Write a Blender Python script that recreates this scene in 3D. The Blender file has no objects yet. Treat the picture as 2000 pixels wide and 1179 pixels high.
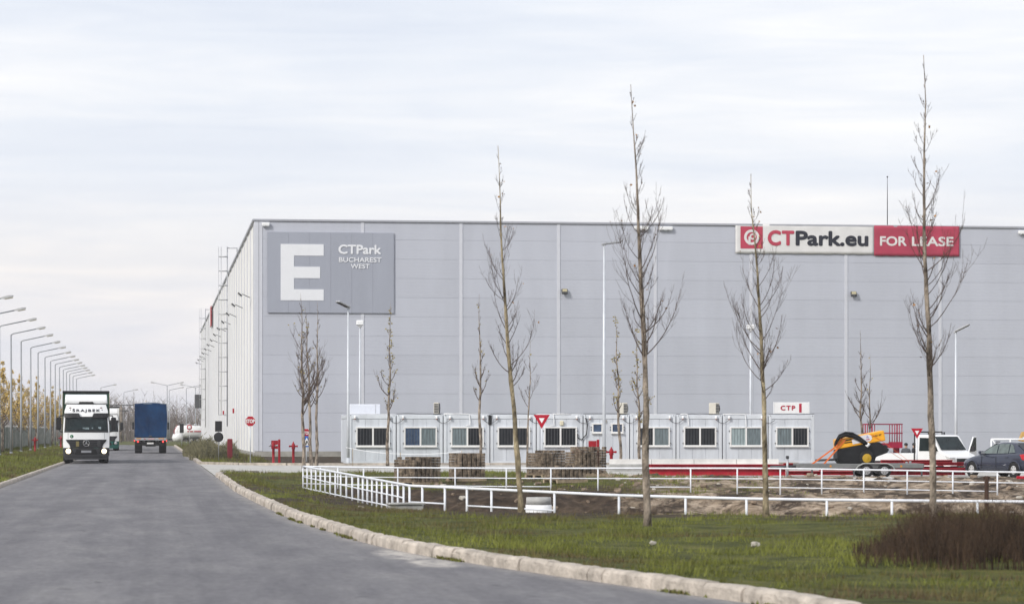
import bpy, math, random
import numpy as np
from mathutils import Vector, Matrix

# ------------------------------------------------------------------ camera, sky, sun, exposure
CAM_H, FPX, HOR = 1.8, 5400.0, 841.0            # eye height (m), focal length and horizon of the 2000 px wide photograph
YAW = math.atan(700.0 / FPX)                    # the camera looks a little to the right of the road (+Y)
scene = bpy.context.scene
col = scene.collection
cam_data = bpy.data.cameras.new('camera')
cam_data.sensor_width = 36.0
cam_data.lens = 36.0 * FPX / 2000.0
cam_data.shift_y = (HOR - 589.5) / 2000.0
cam_data.clip_start, cam_data.clip_end = 0.5, 6000.0
cam_data.dof.use_dof = True
cam_data.dof.focus_distance = 150.0
cam_data.dof.aperture_fstop = 3.6
cam = bpy.data.objects.new('camera', cam_data)
cam.location = (0, 0, CAM_H)
cam.rotation_euler = (math.radians(90), 0, -YAW)
col.objects.link(cam)
scene.camera = cam
scene.render.resolution_x, scene.render.resolution_y = 1024, 603
vs = scene.view_settings
vs.view_transform, vs.look, vs.gamma, vs.exposure = 'Standard', 'None', 1.0, 0.93
vs.use_curve_mapping = False
scene.cycles.max_bounces = 6
scene.cycles.volume_bounces = 1
scene.cycles.transparent_max_bounces = 8

SUN_EL, SUN_AZ = math.radians(34), math.radians(230)   # azimuth clockwise from +Y: behind and to the left of the camera
world = bpy.data.worlds.new('World')
scene.world = world
world.use_nodes = True
wn, wl = world.node_tree.nodes, world.node_tree.links
wn.clear()
out = wn.new('ShaderNodeOutputWorld')
sky = wn.new('ShaderNodeTexSky')
sky.sky_type = 'NISHITA'
sky.sun_disc = False
sky.sun_elevation, sky.sun_rotation = SUN_EL, SUN_AZ
sky.dust_density, sky.air_density, sky.ozone_density = 4.0, 1.2, 1.0
bg_sky = wn.new('ShaderNodeBackground'); bg_sky.inputs['Strength'].default_value = 0.07
bg_cloud = wn.new('ShaderNodeBackground'); bg_cloud.inputs['Strength'].default_value = 0.545
wl.new(sky.outputs[0], bg_sky.inputs['Color'])
tc = wn.new('ShaderNodeTexCoord')
def wnoise(scale_vec, rot, detail, rough, dist=0.0, loc=(0, 0, 0)):
    mp = wn.new('ShaderNodeMapping')
    mp.inputs['Scale'].default_value = scale_vec
    mp.inputs['Rotation'].default_value = rot
    mp.inputs['Location'].default_value = loc
    wl.new(tc.outputs['Generated'], mp.inputs['Vector'])
    n = wn.new('ShaderNodeTexNoise')
    n.inputs['Scale'].default_value = 1.0
    n.inputs['Detail'].default_value = detail
    n.inputs['Roughness'].default_value = rough
    n.inputs['Distortion'].default_value = dist
    wl.new(mp.outputs[0], n.inputs['Vector'])
    return n
def wramp(src, stops):
    r = wn.new('ShaderNodeValToRGB')
    els = r.color_ramp.elements
    while len(els) < len(stops): els.new(0.5)
    for e, (p, c) in zip(els, stops): e.position, e.color = p, (*c, 1)
    wl.new(src, r.inputs['Fac'])
    return r
# layered overcast: wide soft bands plus finer streaks, a touch warmer low down
n_big = wnoise((4.0, 4.0, 30), (0.0, 0.035, 0.0), 4.0, 0.55, 0.5, (3.1, 0.4, 1.7))
n_fine = wnoise((9, 9, 95), (0.0, -0.02, 0.0), 6.0, 0.6, 0.8, (0.3, 2.2, 0.9))
mixn = wn.new('ShaderNodeMath'); mixn.operation = 'MULTIPLY_ADD'
wl.new(n_fine.outputs[0], mixn.inputs[0]); mixn.inputs[1].default_value = 0.36
sc1 = wn.new('ShaderNodeMath'); sc1.operation = 'MULTIPLY'
wl.new(n_big.outputs[0], sc1.inputs[0]); sc1.inputs[1].default_value = 0.71
wl.new(sc1.outputs[0], mixn.inputs[2])
cloud = wramp(mixn.outputs[0], [(0.38, (0.83, 0.875, 0.985)), (0.50, (0.91, 0.945, 1.03)), (0.59, (0.99, 1.005, 1.06)), (0.68, (1.09, 1.085, 1.10))])
sepz = wn.new('ShaderNodeSeparateXYZ'); wl.new(tc.outputs['Generated'], sepz.inputs[0])
warm = wramp(sepz.outputs[2], [(0.0, (0.94, 0.905, 0.905)), (0.032, (0.97, 0.94, 0.93)), (0.060, (1.05, 1.0, 0.945)), (0.092, (0.99, 0.99, 0.99)), (1.0, (1, 1, 1))])
mulc = wn.new('ShaderNodeMix'); mulc.data_type = 'RGBA'; mulc.blend_type = 'MULTIPLY'; mulc.inputs[0].default_value = 1.0
wl.new(cloud.outputs[0], mulc.inputs[6]); wl.new(warm.outputs[0], mulc.inputs[7])
wl.new(mulc.outputs[2], bg_cloud.inputs['Color'])
mixs = wn.new('ShaderNodeMixShader'); mixs.inputs[0].default_value = 0.86
wl.new(bg_sky.outputs[0], mixs.inputs[1]); wl.new(bg_cloud.outputs[0], mixs.inputs[2])
wl.new(mixs.outputs[0], out.inputs['Surface'])

sun_data = bpy.data.lights.new('sun', 'SUN')
sun_data.energy, sun_data.angle, sun_data.color = 1.5, math.radians(12), (1.0, 0.96, 0.9)
sun = bpy.data.objects.new('sun', sun_data)
to_sun = Vector((math.sin(SUN_AZ) * math.cos(SUN_EL), math.cos(SUN_AZ) * math.cos(SUN_EL), math.sin(SUN_EL)))
sun.rotation_euler = to_sun.to_track_quat('Z', 'Y').to_euler()
sun.location = to_sun * 200
col.objects.link(sun)

# ------------------------------------------------------------------ survey helpers: where a ground point of the photograph lies
SY, CY = math.sin(YAW), math.cos(YAW)
def W(px, d, z=0.0):
    r = (px - 1000.0) * d / FPX
    return Vector((d * SY + r * CY, d * CY - r * SY, z))
def G(px, py, z=0.0): return W(px, (CAM_H - z) * FPX / (py - HOR), z)
def Zat(py, d): return CAM_H - (py - HOR) * d / FPX
def PXM(d): return FPX / d
def facade_x(px, y):                            # x of the point on the plane Y = y that lies in direction px
    return y * math.tan(math.atan((px - 1000.0) / FPX) + YAW)
def depth(p): return p[0] * SY + p[1] * CY

def S(r, g, b):
    f = lambda c: (c / 255 / 12.92) if c <= 10 else ((c / 255 + 0.055) / 1.055) ** 2.4
    return (f(r), f(g), f(b))

# ------------------------------------------------------------------ materials
MATS = {}
def mat(name, rgb, rough=0.6, metal=0.0, var=0.08, scale=3.0, bump=0.0, bscale=40.0, spec=0.22, rgb2=None, coat=0.0, stretch=(1, 1, 1), emit=None, estr=0.0, sss=0.0):
    if name in MATS: return MATS[name]
    m = bpy.data.materials.new(name); m.use_nodes = True
    nt = m.node_tree; N, L = nt.nodes, nt.links
    b = N['Principled BSDF']
    b.inputs['Roughness'].default_value = rough
    b.inputs['Metallic'].default_value = metal
    b.inputs['Specular IOR Level'].default_value = spec
    b.inputs['Coat Weight'].default_value = coat
    b.inputs['Base Color'].default_value = (*rgb, 1)
    if var > 0 or rgb2 is not None or bump > 0:
        g = N.new('ShaderNodeNewGeometry')
        mp = N.new('ShaderNodeMapping'); mp.inputs['Scale'].default_value = stretch
        L.new(g.outputs['Position'], mp.inputs['Vector'])
    if var > 0 or rgb2 is not None:
        n = N.new('ShaderNodeTexNoise'); n.inputs['Scale'].default_value = scale; n.inputs['Detail'].default_value = 5; n.inputs['Roughness'].default_value = 0.62
        L.new(mp.outputs[0], n.inputs['Vector'])
        r = N.new('ShaderNodeValToRGB')
        lo = tuple(c * (1 - var) for c in rgb); hi = tuple(min(1, c * (1 + var)) for c in (rgb2 or rgb))
        r.color_ramp.elements[0].position, r.color_ramp.elements[0].color = 0.34, (*lo, 1)
        r.color_ramp.elements[1].position, r.color_ramp.elements[1].color = 0.66, (*hi, 1)
        L.new(n.outputs[0], r.inputs['Fac']); L.new(r.outputs[0], b.inputs['Base Color'])
    if bump > 0:
        n2 = N.new('ShaderNodeTexNoise'); n2.inputs['Scale'].default_value = bscale; n2.inputs['Detail'].default_value = 4
        L.new(mp.outputs[0], n2.inputs['Vector'])
        bp = N.new('ShaderNodeBump'); bp.inputs['Strength'].default_value = bump; bp.inputs['Distance'].default_value = 0.05
        L.new(n2.outputs[0], bp.inputs['Height']); L.new(bp.outputs[0], b.inputs['Normal'])
    if emit:
        b.inputs['Emission Color'].default_value = (*emit, 1); b.inputs['Emission Strength'].default_value = estr
    MATS[name] = m
    return m

# ------------------------------------------------------------------ mesh builder
class MB:
    def __init__(self): self.v, self.f, self.m, self.sm = [], [], [], []
    def add(self, vs_, fs, mi=0, smooth=False, M=None):
        o = len(self.v)
        for p in vs_:
            p = Vector(p)
            self.v.append(tuple(M @ p) if M is not None else tuple(p))
        for f in fs:
            self.f.append(tuple(i + o for i in f)); self.m.append(mi); self.sm.append(smooth)
        return self
    def box(self, c, s, mi=0, M=None, ch=0.0):
        cx, cy, cz = c; sx, sy, sz = s[0] / 2, s[1] / 2, s[2] / 2
        if ch <= 0:
            v = [(cx + a * sx, cy + b * sy, cz + d * sz) for d in (-1, 1) for b in (-1, 1) for a in (-1, 1)]
            return self.add(v, [(0, 2, 3, 1), (4, 5, 7, 6), (0, 1, 5, 4), (2, 6, 7, 3), (0, 4, 6, 2), (1, 3, 7, 5)], mi, False, M)
        ch = min(ch, sx * .45, sy * .45, sz * .45) if min(sx, sy, sz) > 0 else 0
        ring = lambda hx, hy, c_: [(cx - hx + c_, cy - hy), (cx + hx - c_, cy - hy), (cx + hx, cy - hy + c_), (cx + hx, cy + hy - c_), (cx + hx - c_, cy + hy), (cx - hx + c_, cy + hy), (cx - hx, cy + hy - c_), (cx - hx, cy - hy + c_)]
        v = []
        for z, k in ((-sz, ch), (-sz + ch, 0), (sz - ch, 0), (sz, ch)):
            v += [(x, y, cz + z) for x, y in ring(sx - k, sy - k, ch)]
        f = [tuple(range(7, -1, -1)), tuple(range(24, 32))]
        for r in range(3):
            for i in range(8):
                j = (i + 1) % 8
                f.append((r * 8 + i, r * 8 + j, (r + 1) * 8 + j, (r + 1) * 8 + i))
        return self.add(v, f, mi, False, M)
    def bx(self, x0, x1, y0, y1, z0, z1, mi=0, M=None, ch=0.0):
        return self.box(((x0 + x1) / 2, (y0 + y1) / 2, (z0 + z1) / 2), (abs(x1 - x0), abs(y1 - y0), abs(z1 - z0)), mi, M, ch)
    def tube(self, pts, r, n=6, mi=0, caps=True, smooth=True, M=None):
        pts = [Vector(p) for p in pts]
        if not isinstance(r, (list, tuple)): r = [r] * len(pts)
        v, f = [], []
        up = None
        for i, p in enumerate(pts):
            t = (pts[min(i + 1, len(pts) - 1)] - pts[max(i - 1, 0)])
            if t.length < 1e-9: t = Vector((0, 0, 1))
            t.normalize()
            if up is None:
                up = Vector((1, 0, 0)) if abs(t.x) < 0.8 else Vector((0, 1, 0))
            a = (up - t * up.dot(t))
            if a.length < 1e-6: a = t.orthogonal()
            a.normalize(); up = a; b = t.cross(a)
            for k in range(n):
                th = 2 * math.pi * k / n + math.pi / n
                v.append(p + (a * math.cos(th) + b * math.sin(th)) * r[i])
        for i in range(len(pts) - 1):
            for k in range(n):
                k2 = (k + 1) % n
                f.append((i * n + k, i * n + k2, (i + 1) * n + k2, (i + 1) * n + k))
        self.add(v, f, mi, smooth, M)
        if caps and n > 2:
            o = len(self.v) - len(v)
            self.f.append(tuple(o + k for k in range(n - 1, -1, -1))); self.m.append(mi); self.sm.append(False)
            self.f.append(tuple(o + (len(pts) - 1) * n + k for k in range(n))); self.m.append(mi); self.sm.append(False)
        return self
    def prism(self, poly, a, b, axis='y', mi=0, M=None):
        # polygon (u,v) extruded along axis; y: (u,v)->(x,z); x: (u,v)->(y,z); z: (u,v)->(x,y)
        mk = {'y': lambda u, w, t: (u, t, w), 'x': lambda u, w, t: (t, u, w), 'z': lambda u, w, t: (u, w, t)}[axis]
        n = len(poly)
        v = [mk(u, w, a) for u, w in poly] + [mk(u, w, b) for u, w in poly]
        f = [tuple(range(n)), tuple(range(2 * n - 1, n - 1, -1))]
        for i in range(n):
            j = (i + 1) % n
            f.append((i, n + i, n + j, j))
        return self.add(v, f, mi, False, M)
    def lathe(self, prof, n=16, c=(0, 0, 0), axis='z', mi=0, smooth=True, M=None, caps=True):
        v, f = [], []
        for r, h in prof:
            for k in range(n):
                th = 2 * math.pi * k / n
                u, w = r * math.cos(th), r * math.sin(th)
                p = {'z': (u, w, h), 'y': (u, h, w), 'x': (h, u, w)}[axis]
                v.append((p[0] + c[0], p[1] + c[1], p[2] + c[2]))
        for i in range(len(prof) - 1):
            for k in range(n):
                k2 = (k + 1) % n
                f.append((i * n + k, i * n + k2, (i + 1) * n + k2, (i + 1) * n + k))
        self.add(v, f, mi, smooth, M)
        o = len(self.v) - len(v)
        for i0, rev in ((0, True), ((len(prof) - 1) * n, False)) if caps else ():
            ids = [o + i0 + k for k in range(n)]
            self.f.append(tuple(reversed(ids)) if rev else tuple(ids)); self.m.append(mi); self.sm.append(False)
        return self
    def quad(self, a, b, c, d, mi=0, M=None): return self.add([a, b, c, d], [(0, 1, 2, 3)], mi, False, M)
    def mesh(self, name, mats):
        me = bpy.data.meshes.new(name)
        me.from_pydata(self.v, [], self.f)
        if not isinstance(mats, (list, tuple)): mats = [mats]
        for m in mats: me.materials.append(m)
        me.polygons.foreach_set('material_index', self.m)
        me.polygons.foreach_set('use_smooth', self.sm)
        me.update()
        return me
    def build(self, name, mats, parent=None, bevel=0.0, world=False, fixn=True):
        me = self.mesh(name, mats)
        if fixn:
            import bmesh
            bm = bmesh.new(); bm.from_mesh(me); bmesh.ops.recalc_face_normals(bm, faces=bm.faces); bm.to_mesh(me); bm.free()
        o = link(name, me, parent, world)
        if bevel > 0:
            md = o.modifiers.new('edge', 'BEVEL'); md.width = bevel; md.segments = 2; md.limit_method = 'ANGLE'; md.angle_limit = math.radians(35)
        return o
def link(name, data, parent=None, world=False):
    o = bpy.data.objects.new(name, data); col.objects.link(o)
    if parent is not None:
        o.parent = parent
        if world: o.matrix_parent_inverse = (Matrix.Translation(parent.location) @ parent.rotation_euler.to_matrix().to_4x4()).inverted()
    return o
def empty(name, loc=(0, 0, 0), rz=0.0):
    o = bpy.data.objects.new(name, None); col.objects.link(o)
    o.location = loc; o.rotation_euler = (0, 0, rz); o.empty_display_size = 0.2
    return o
def tag(o, label=None, cat=None, group=None, kind=None):
    if label: o['label'] = label
    if cat: o['category'] = cat
    if group: o['group'] = group
    if kind: o['kind'] = kind
    return o
def copy_tree(o, parent=None):
    c = o.copy(); col.objects.link(c); c.parent = parent
    for ch in list(o.children):
        if ch.name in bpy.data.objects: copy_tree(ch, c)
    return c
def numpy_mesh(name, verts, tris, material, attrs=None):
    me = bpy.data.meshes.new(name)
    nv, nf = len(verts), len(tris); k = tris.shape[1]
    me.vertices.add(nv); me.vertices.foreach_set('co', np.ascontiguousarray(verts, dtype=np.float32).ravel())
    me.loops.add(nf * k); me.loops.foreach_set('vertex_index', np.ascontiguousarray(tris, dtype=np.int32).ravel())
    me.polygons.add(nf); me.polygons.foreach_set('loop_start', np.arange(0, nf * k, k, dtype=np.int32))
    me.update(calc_edges=True)
    for an, arr in (attrs or {}).items():
        at = me.attributes.new(an, 'FLOAT', 'POINT'); at.data.foreach_set('value', np.ascontiguousarray(arr, dtype=np.float32))
    me.materials.append(material)
    me.validate()
    return me
ORD = ['first', 'second', 'third', 'fourth', 'fifth', 'sixth', 'seventh', 'eighth', 'ninth', 'tenth', 'eleventh', 'twelfth', 'thirteenth', 'fourteenth', 'fifteenth', 'sixteenth', 'seventeenth', 'eighteenth', 'nineteenth', 'twentieth']

# text as geometry, fitted to a box (x0, x1, z0, z1) in a local x/z plane at y
def text_data(body, bold=0.0, space=1.0):
    cu = bpy.data.curves.new('lettering', 'FONT'); cu.body = body; cu.size = 1.0; cu.offset = bold; cu.space_character = space
    cu.resolution_u = 4
    ob = bpy.data.objects.new('lettering', cu); col.objects.link(ob)
    dg = bpy.context.evaluated_depsgraph_get(); dg.update()
    me = ob.evaluated_get(dg).to_mesh()
    vs_ = np.array([v.co[:2] for v in me.vertices]); fs = [tuple(p.vertices) for p in me.polygons]
    ob.evaluated_get(dg).to_mesh_clear()
    bpy.data.objects.remove(ob); bpy.data.curves.remove(cu)
    return vs_, fs
def text_to(mb, body, x0, x1, z0, z1, y, bold=0.0, space=1.0, mi=0, fn=None):
    v, f = text_data(body, 0.0, space)
    mn, mx = v.min(0), v.max(0)
    k = (v - mn) / (mx - mn)
    pts = []
    for a, b in k:
        x, z = x0 + a * (x1 - x0), z0 + b * (z1 - z0)
        pts.append((x, fn(x, z) if fn else y, z))
    if bold <= 0.004:
        mb.add(pts, f, mi); return mb
    b = bold * (z1 - z0)
    for q, (dx, dz) in enumerate(((0, 0), (1, 0), (-1, 0), (0, 1), (0, -1), (.7, .7), (-.7, .7), (.7, -.7), (-.7, -.7))):
        mb.add([(x + dx * b, y_ - .0015 * q, z + dz * b) for x, y_, z in pts], f, mi)
    return mb
def vnoise(x, y, s, seed=0):                    # smooth value noise, vectorised
    x = np.asarray(x) * s + seed * 17.31; y = np.asarray(y) * s + seed * 9.77
    xi, yi = np.floor(x), np.floor(y); fx, fy = x - xi, y - yi
    fx, fy = fx * fx * (3 - 2 * fx), fy * fy * (3 - 2 * fy)
    h = lambda a, b: np.modf(np.abs(np.sin(a * 127.1 + b * 311.7 + seed * 3.7) * 43758.5453))[0]
    return (h(xi, yi) * (1 - fx) + h(xi + 1, yi) * fx) * (1 - fy) + (h(xi, yi + 1) * (1 - fx) + h(xi + 1, yi + 1) * fx) * fy
def fbm(x, y, s, seed=0, o=4):
    a, t, n = 0.5, 0, 0
    for i in range(o):
        t = t + a * vnoise(x, y, s * 2 ** i, seed + i); n += a; a *= 0.5
    return t / n
def sstep(a, b, x):
    t = np.clip((x - a) / (b - a), 0, 1); return t * t * (3 - 2 * t)

# ------------------------------------------------------------------ ground
KERB_PX = [(421, 929.5), (457, 958), (499, 980.5), (541, 1000), (580, 1018), (610, 1027), (655, 1040.5), (700, 1056), (760, 1071), (820, 1083), (880, 1093), (940, 1102.5), (1000, 1111.5), (1101, 1126), (1203, 1142), (1304, 1155), (1406, 1168), (1482, 1177)]
KERB = [G(a, b) for a, b in KERB_PX]
KERB.sort(key=lambda p: p.y)
last, prev = KERB[0], KERB[2]
dirn = (last - prev).normalized()
KERB = [last + dirn * 6 + Vector((-1.3, 0, 0)), last + dirn * 3 + Vector((-.55, 0, 0))] + KERB
ky = np.array([p.y for p in KERB]); kx_ = np.array([p.x for p in KERB])
# smooth the surveyed line
_yy = np.linspace(ky[0], ky[-1], 160); _xx = np.interp(_yy, ky, kx_)
for _ in range(12): _xx[1:-1] = (_xx[:-2] + 2 * _xx[1:-1] + _xx[2:]) / 4
ROAD_L, ROAD_R = -4.8, 2.4
def kerb_x(y): return np.where(np.asarray(y) < _yy[-1], np.interp(y, _yy, _xx), ROAD_R)
def bend(y): return -((np.clip(np.asarray(y) - 330.0, 0, None)) ** 2) / 150.0   # the road swings away far off

FRONT_RAIL = [(592, 100.0, .52), (700, 80.0, .49), (800, 68.0, .453), (1000, 65.0, .405), (1200, 63.0, .335), (1500, 61.5, .28), (2000, 60.0, .265), (2300, 59.2, .26)]
BACK_RAIL = [(592, 100.0, .52), (720, 98.0, .50), (1000, 94.0, .53), (1500, 90.0, .585), (2000, 88.0, .48), (2300, 87.0, .46)]
FR = [W(a, d, z) for a, d, z in FRONT_RAIL]; BR = [W(a, d, z) for a, d, z in BACK_RAIL]
PIT = np.array([(p.x, p.y) for p in FR] + [(p.x, p.y) for p in reversed(BR[1:])])
def pit_sd(x, y):                               # signed distance, negative inside the pit
    x, y = np.asarray(x, float), np.asarray(y, float)
    d = np.full(x.shape, 1e9); inside = np.zeros(x.shape, bool)
    n = len(PIT)
    for i in range(n):
        a, b = PIT[i], PIT[(i + 1) % n]
        e = b - a; L2 = e @ e
        t = np.clip(((x - a[0]) * e[0] + (y - a[1]) * e[1]) / L2, 0, 1)
        d = np.minimum(d, np.hypot(x - a[0] - t * e[0], y - a[1] - t * e[1]))
        c = ((a[1] > y) != (b[1] > y)) & (x < (b[0] - a[0]) * (y - a[1]) / (b[1] - a[1] + 1e-12) + a[0])
        inside ^= c
    return np.where(inside, -d, d)
LOT_NEAR = [W(440, 117), W(800, 118), W(1180, 113), W(1300, 105), W(2000, 102), W(2500, 101)]
def lot_y(x): return np.interp(x, [p.x for p in LOT_NEAR], [p.y for p in LOT_NEAR])
def height(x, y):
    x, y = np.asarray(x, float), np.asarray(y, float)
    s = pit_sd(x, y)
    L = np.where(y > 84, 9.0, 4.0)
    hr = -0.25 + 0.31 * sstep(0, L, s)
    inside = -0.25 - 1.0 * sstep(0.3, 5.0, -s) - 0.35 * (fbm(x, y, 0.5, 3) - 0.5) * sstep(0.2, 1.5, -s)
    clod = (fbm(x, y, 1.3, 8, 3) - 0.5) * 0.48 * sstep(0.0, 1.2, -s) + (fbm(x, y, 1.5, 5, 3) - 0.5) * 0.34 * sstep(16, 20, x) * sstep(-1, 2, s) * (y > 84) * (y < lot_y(x))
    h = np.where(s < 0, inside, hr) + clod
    h = h + (fbm(x, y, 0.35, 1) - 0.5) * 0.16 * sstep(0.5, 3, x - kerb_x(y)) * (y < 118)
    near = sstep(2.2, 0.6, x - kerb_x(y))
    h = h * (1 - near) + 0.12 * near
    flat = (y > lot_y(x)) & (y < 152)
    h = np.where(y > lot_y(x) - 0.8, 0.0, h)
    h = np.where(y > 150, 0.06, h)
    low = sstep(33.5, 37.0, x) * sstep(121, 126, y) * sstep(1500, 1200, y)
    h = h - 0.56 * low
    # main road bed and the verge on its other side
    kx = kerb_x(y) + bend(y)
    h = np.where((x < kx + 0.24) & (x > ROAD_L + bend(y) - 0.16), -0.08, h)
    lv = 0.11 + 0.10 * sstep(0.5, 5, ROAD_L + bend(y) - x) + (fbm(x, y, 0.4, 6) - 0.5) * 0.08
    h = np.where(x <= ROAD_L + bend(y) - 0.16, lv, h)
    h = np.where((y > 116.5) & (y < 152) & (x > 2.0), np.minimum(h, -0.02), h)
    return h
def axis(parts):
    a = []
    for lo, hi, st in parts: a += list(np.arange(lo, hi - 1e-6, st))
    return np.array(a + [parts[-1][1]])
gx = axis([(-900, -60, 60), (-60, -20, 4), (-20, -4, 0.8), (-4, 2.2, 0.62), (2.2, 34, 0.3), (34, 80, 1.5), (80, 900, 60)])
gy = axis([(-30, 24, 3), (24, 106, 0.4), (106, 160, 1.2), (160, 420, 5), (420, 1500, 40)])
X, Y = np.meshgrid(gx, gy)
Zh = height(X.ravel(), Y.ravel())
verts = np.stack([X.ravel(), Y.ravel(), Zh], 1)
nx, ny = len(gx), len(gy)
I = np.arange(nx * ny).reshape(ny, nx)
quads = np.stack([I[:-1, :-1].ravel(), I[:-1, 1:].ravel(), I[1:, 1:].ravel(), I[1:, :-1].ravel()], 1)
xr, yr = X.ravel(), Y.ravel()
sd = pit_sd(xr, yr)
sand = np.clip(sstep(13.5, 17.0, xr + (fbm(xr, yr, 0.3, 4) - 0.5) * 6) * ((sd < 1.2) | (yr > 84)) * (yr < lot_y(xr) + 60), 0, 1)
sand = np.where((yr > 84) & (xr < 20), sand * sstep(14.5, 18, xr), sand)
sand = np.where((sd < 0) & (xr > 15), np.maximum(sand, 0.85), sand)
bare = np.clip(sstep(0.6, -0.8, sd) + sand, 0, 1)
# dug soil beside the railing and the flower bed at the warehouse corner
bare = np.maximum(bare, sstep(0.44, 0.54, fbm(xr, yr, 0.45, 12)) * 0.95 * (xr > 2.2) * (yr < 110) * sstep(10, 5, np.abs(sd)))
bare = np.maximum(bare, 0.97 * sstep(3.2, 1.6, sd) * (yr > 66) * (yr < 101) * (xr < 8) * sstep(.28, .42, fbm(xr, yr, .5, 15)))
bare = np.maximum(bare, ((yr > 150) & (yr < 188) & (xr > 3.6) & (xr < 16)) * 0.95 * sstep(0.3, 0.45, fbm(xr, yr, 0.3, 2) + (yr < 176) * 0.3))
gm = bpy.data.materials.new('soil and turf'); gm.use_nodes = True
N, L = gm.node_tree.nodes, gm.node_tree.links
B = N['Principled BSDF']; B.inputs['Roughness'].default_value = 0.95; B.inputs['Specular IOR Level'].default_value = 0.15
geo = N.new('ShaderNodeNewGeometry')
def nz(scale, detail=6, rough=0.65, dist=0.0):
    n = N.new('ShaderNodeTexNoise'); n.inputs['Scale'].default_value = scale; n.inputs['Detail'].default_value = detail; n.inputs['Roughness'].default_value = rough; n.inputs['Distortion'].default_value = dist
    L.new(geo.outputs['Position'], n.inputs['Vector']); return n.outputs[0]
def rp(src, stops):
    r = N.new('ShaderNodeValToRGB'); e = r.color_ramp.elements
    while len(e) < len(stops): e.new(0.5)
    for q, (p, c) in zip(e, stops): q.position, q.color = p, (*c, 1)
    L.new(src, r.inputs['Fac']); return r.outputs[0]
def at(nm):
    a = N.new('ShaderNodeAttribute'); a.attribute_name = nm; return a.outputs['Fac']
def mx(f, a, b):
    m = N.new('ShaderNodeMix'); m.data_type = 'RGBA'; L.new(f, m.inputs[0]); L.new(a, m.inputs[6]); L.new(b, m.inputs[7]); return m.outputs[2]
def mth(op, a, b):
    m = N.new('ShaderNodeMath'); m.operation = op; m.use_clamp = True
    for i, q in enumerate((a, b)):
        if isinstance(q, (int, float)): m.inputs[i].default_value = q
        else: L.new(q, m.inputs[i])
    return m.outputs[0]
turf = rp(nz(1.3), [(0.3, (0.030, 0.034, 0.012)), (0.5, (0.080, 0.088, 0.024)), (0.72, (0.14, 0.135, 0.040))])
soil = rp(nz(2.2), [(0.3, (0.018, 0.013, 0.010)), (0.52, (0.052, 0.037, 0.026)), (0.75, (0.13, 0.095, 0.066))])
sandc = rp(nz(1.1, 7, 0.7, 0.6), [(0.36, (0.07, 0.05, 0.035)), (0.47, (0.24, 0.185, 0.13)), (0.58, (0.42, 0.34, 0.26)), (0.75, (0.54, 0.46, 0.37))])
dirt = mx(mth('MULTIPLY', at('sand'), rp(nz(0.6, 7, 0.75), [(0.44, (0, 0, 0)), (0.54, (1, 1, 1))])), soil, sandc)
L.new(mx(at('bare'), turf, dirt), B.inputs['Base Color'])
bp = N.new('ShaderNodeBump'); bp.inputs['Strength'].default_value = 0.9; bp.inputs['Distance'].default_value = 0.12
L.new(nz(5.0, 8, 0.7), bp.inputs['Height']); L.new(bp.outputs[0], B.inputs['Normal'])
me = numpy_mesh('ground', verts, quads, gm, {'sand': sand, 'bare': bare})
me.polygons.foreach_set('use_smooth', [True] * len(me.polygons))
tag(link('ground', me), kind='structure')

# ------------------------------------------------------------------ main road
rm = bpy.data.materials.new('worn asphalt'); rm.use_nodes = True
N, L = rm.node_tree.nodes, rm.node_tree.links
B = N['Principled BSDF']; B.inputs['Roughness'].default_value = 0.85; B.inputs['Specular IOR Level'].default_value = 0.3
geo = N.new('ShaderNodeNewGeometry')
def nzs(scale_vec, detail, rough, dist=0.0, loc=(0, 0, 0)):
    mp = N.new('ShaderNodeMapping'); mp.inputs['Scale'].default_value = scale_vec; mp.inputs['Location'].default_value = loc
    L.new(geo.outputs['Position'], mp.inputs['Vector'])
    n = N.new('ShaderNodeTexNoise'); n.inputs['Scale'].default_value = 1; n.inputs['Detail'].default_value = detail; n.inputs['Roughness'].default_value = rough; n.inputs['Distortion'].default_value = dist
    L.new(mp.outputs[0], n.inputs['Vector']); return n.outputs[0]
base = rp(nzs((1.3, 0.32, 1), 6, 0.68, 0.3), [(0.3, S(99, 98, 102)), (0.5, S(109, 108, 111)), (0.7, S(121, 120, 121))])
patch = rp(nzs((0.45, 0.07, 1), 6, 0.62, 0.8), [(0.36, (0.80, 0.80, 0.815)), (0.52, (0.96, 0.96, 0.96)), (0.68, (1.06, 1.055, 1.04))])
speck = rp(nzs((9, 3.2, 1), 5, 0.75), [(0.3, (0.76, 0.76, 0.76)), (0.7, (1.2, 1.2, 1.2))])
def mul(a, b):
    m = N.new('ShaderNodeMix'); m.data_type = 'RGBA'; m.blend_type = 'MULTIPLY'; m.inputs[0].default_value = 1.0
    L.new(a, m.inputs[6]); L.new(b, m.inputs[7]); return m.outputs[2]
dustc = N.new('ShaderNodeRGB'); dustc.outputs[0].default_value = (0.46, 0.43, 0.39, 1)
dust = mth('MULTIPLY', at('dust'), rp(nzs((3.2, 1.0, 1), 6, 0.75), [(0.38, (0.1, 0.1, 0.1)), (0.62, (1, 1, 1))]))
wear = rp(nzs((1.25, 0.012, 1), 4, 0.6), [(0.38, (0.86, 0.86, 0.87)), (0.52, (1.0, 1.0, 1.0)), (0.66, (1.07, 1.07, 1.06))])
spots_ = rp(nzs((2.6, 0.9, 1), 2, 0.4, 0.4), [(0.24, (0.62, 0.62, 0.63)), (0.31, (1, 1, 1))])
L.new(mx(dust, mul(mul(mul(mul(base, patch), speck), wear), spots_), dustc.outputs[0]), B.inputs['Base Color'])
bp = N.new('ShaderNodeBump'); bp.inputs['Strength'].default_value = 0.35; bp.inputs['Distance'].default_value = 0.02
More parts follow.
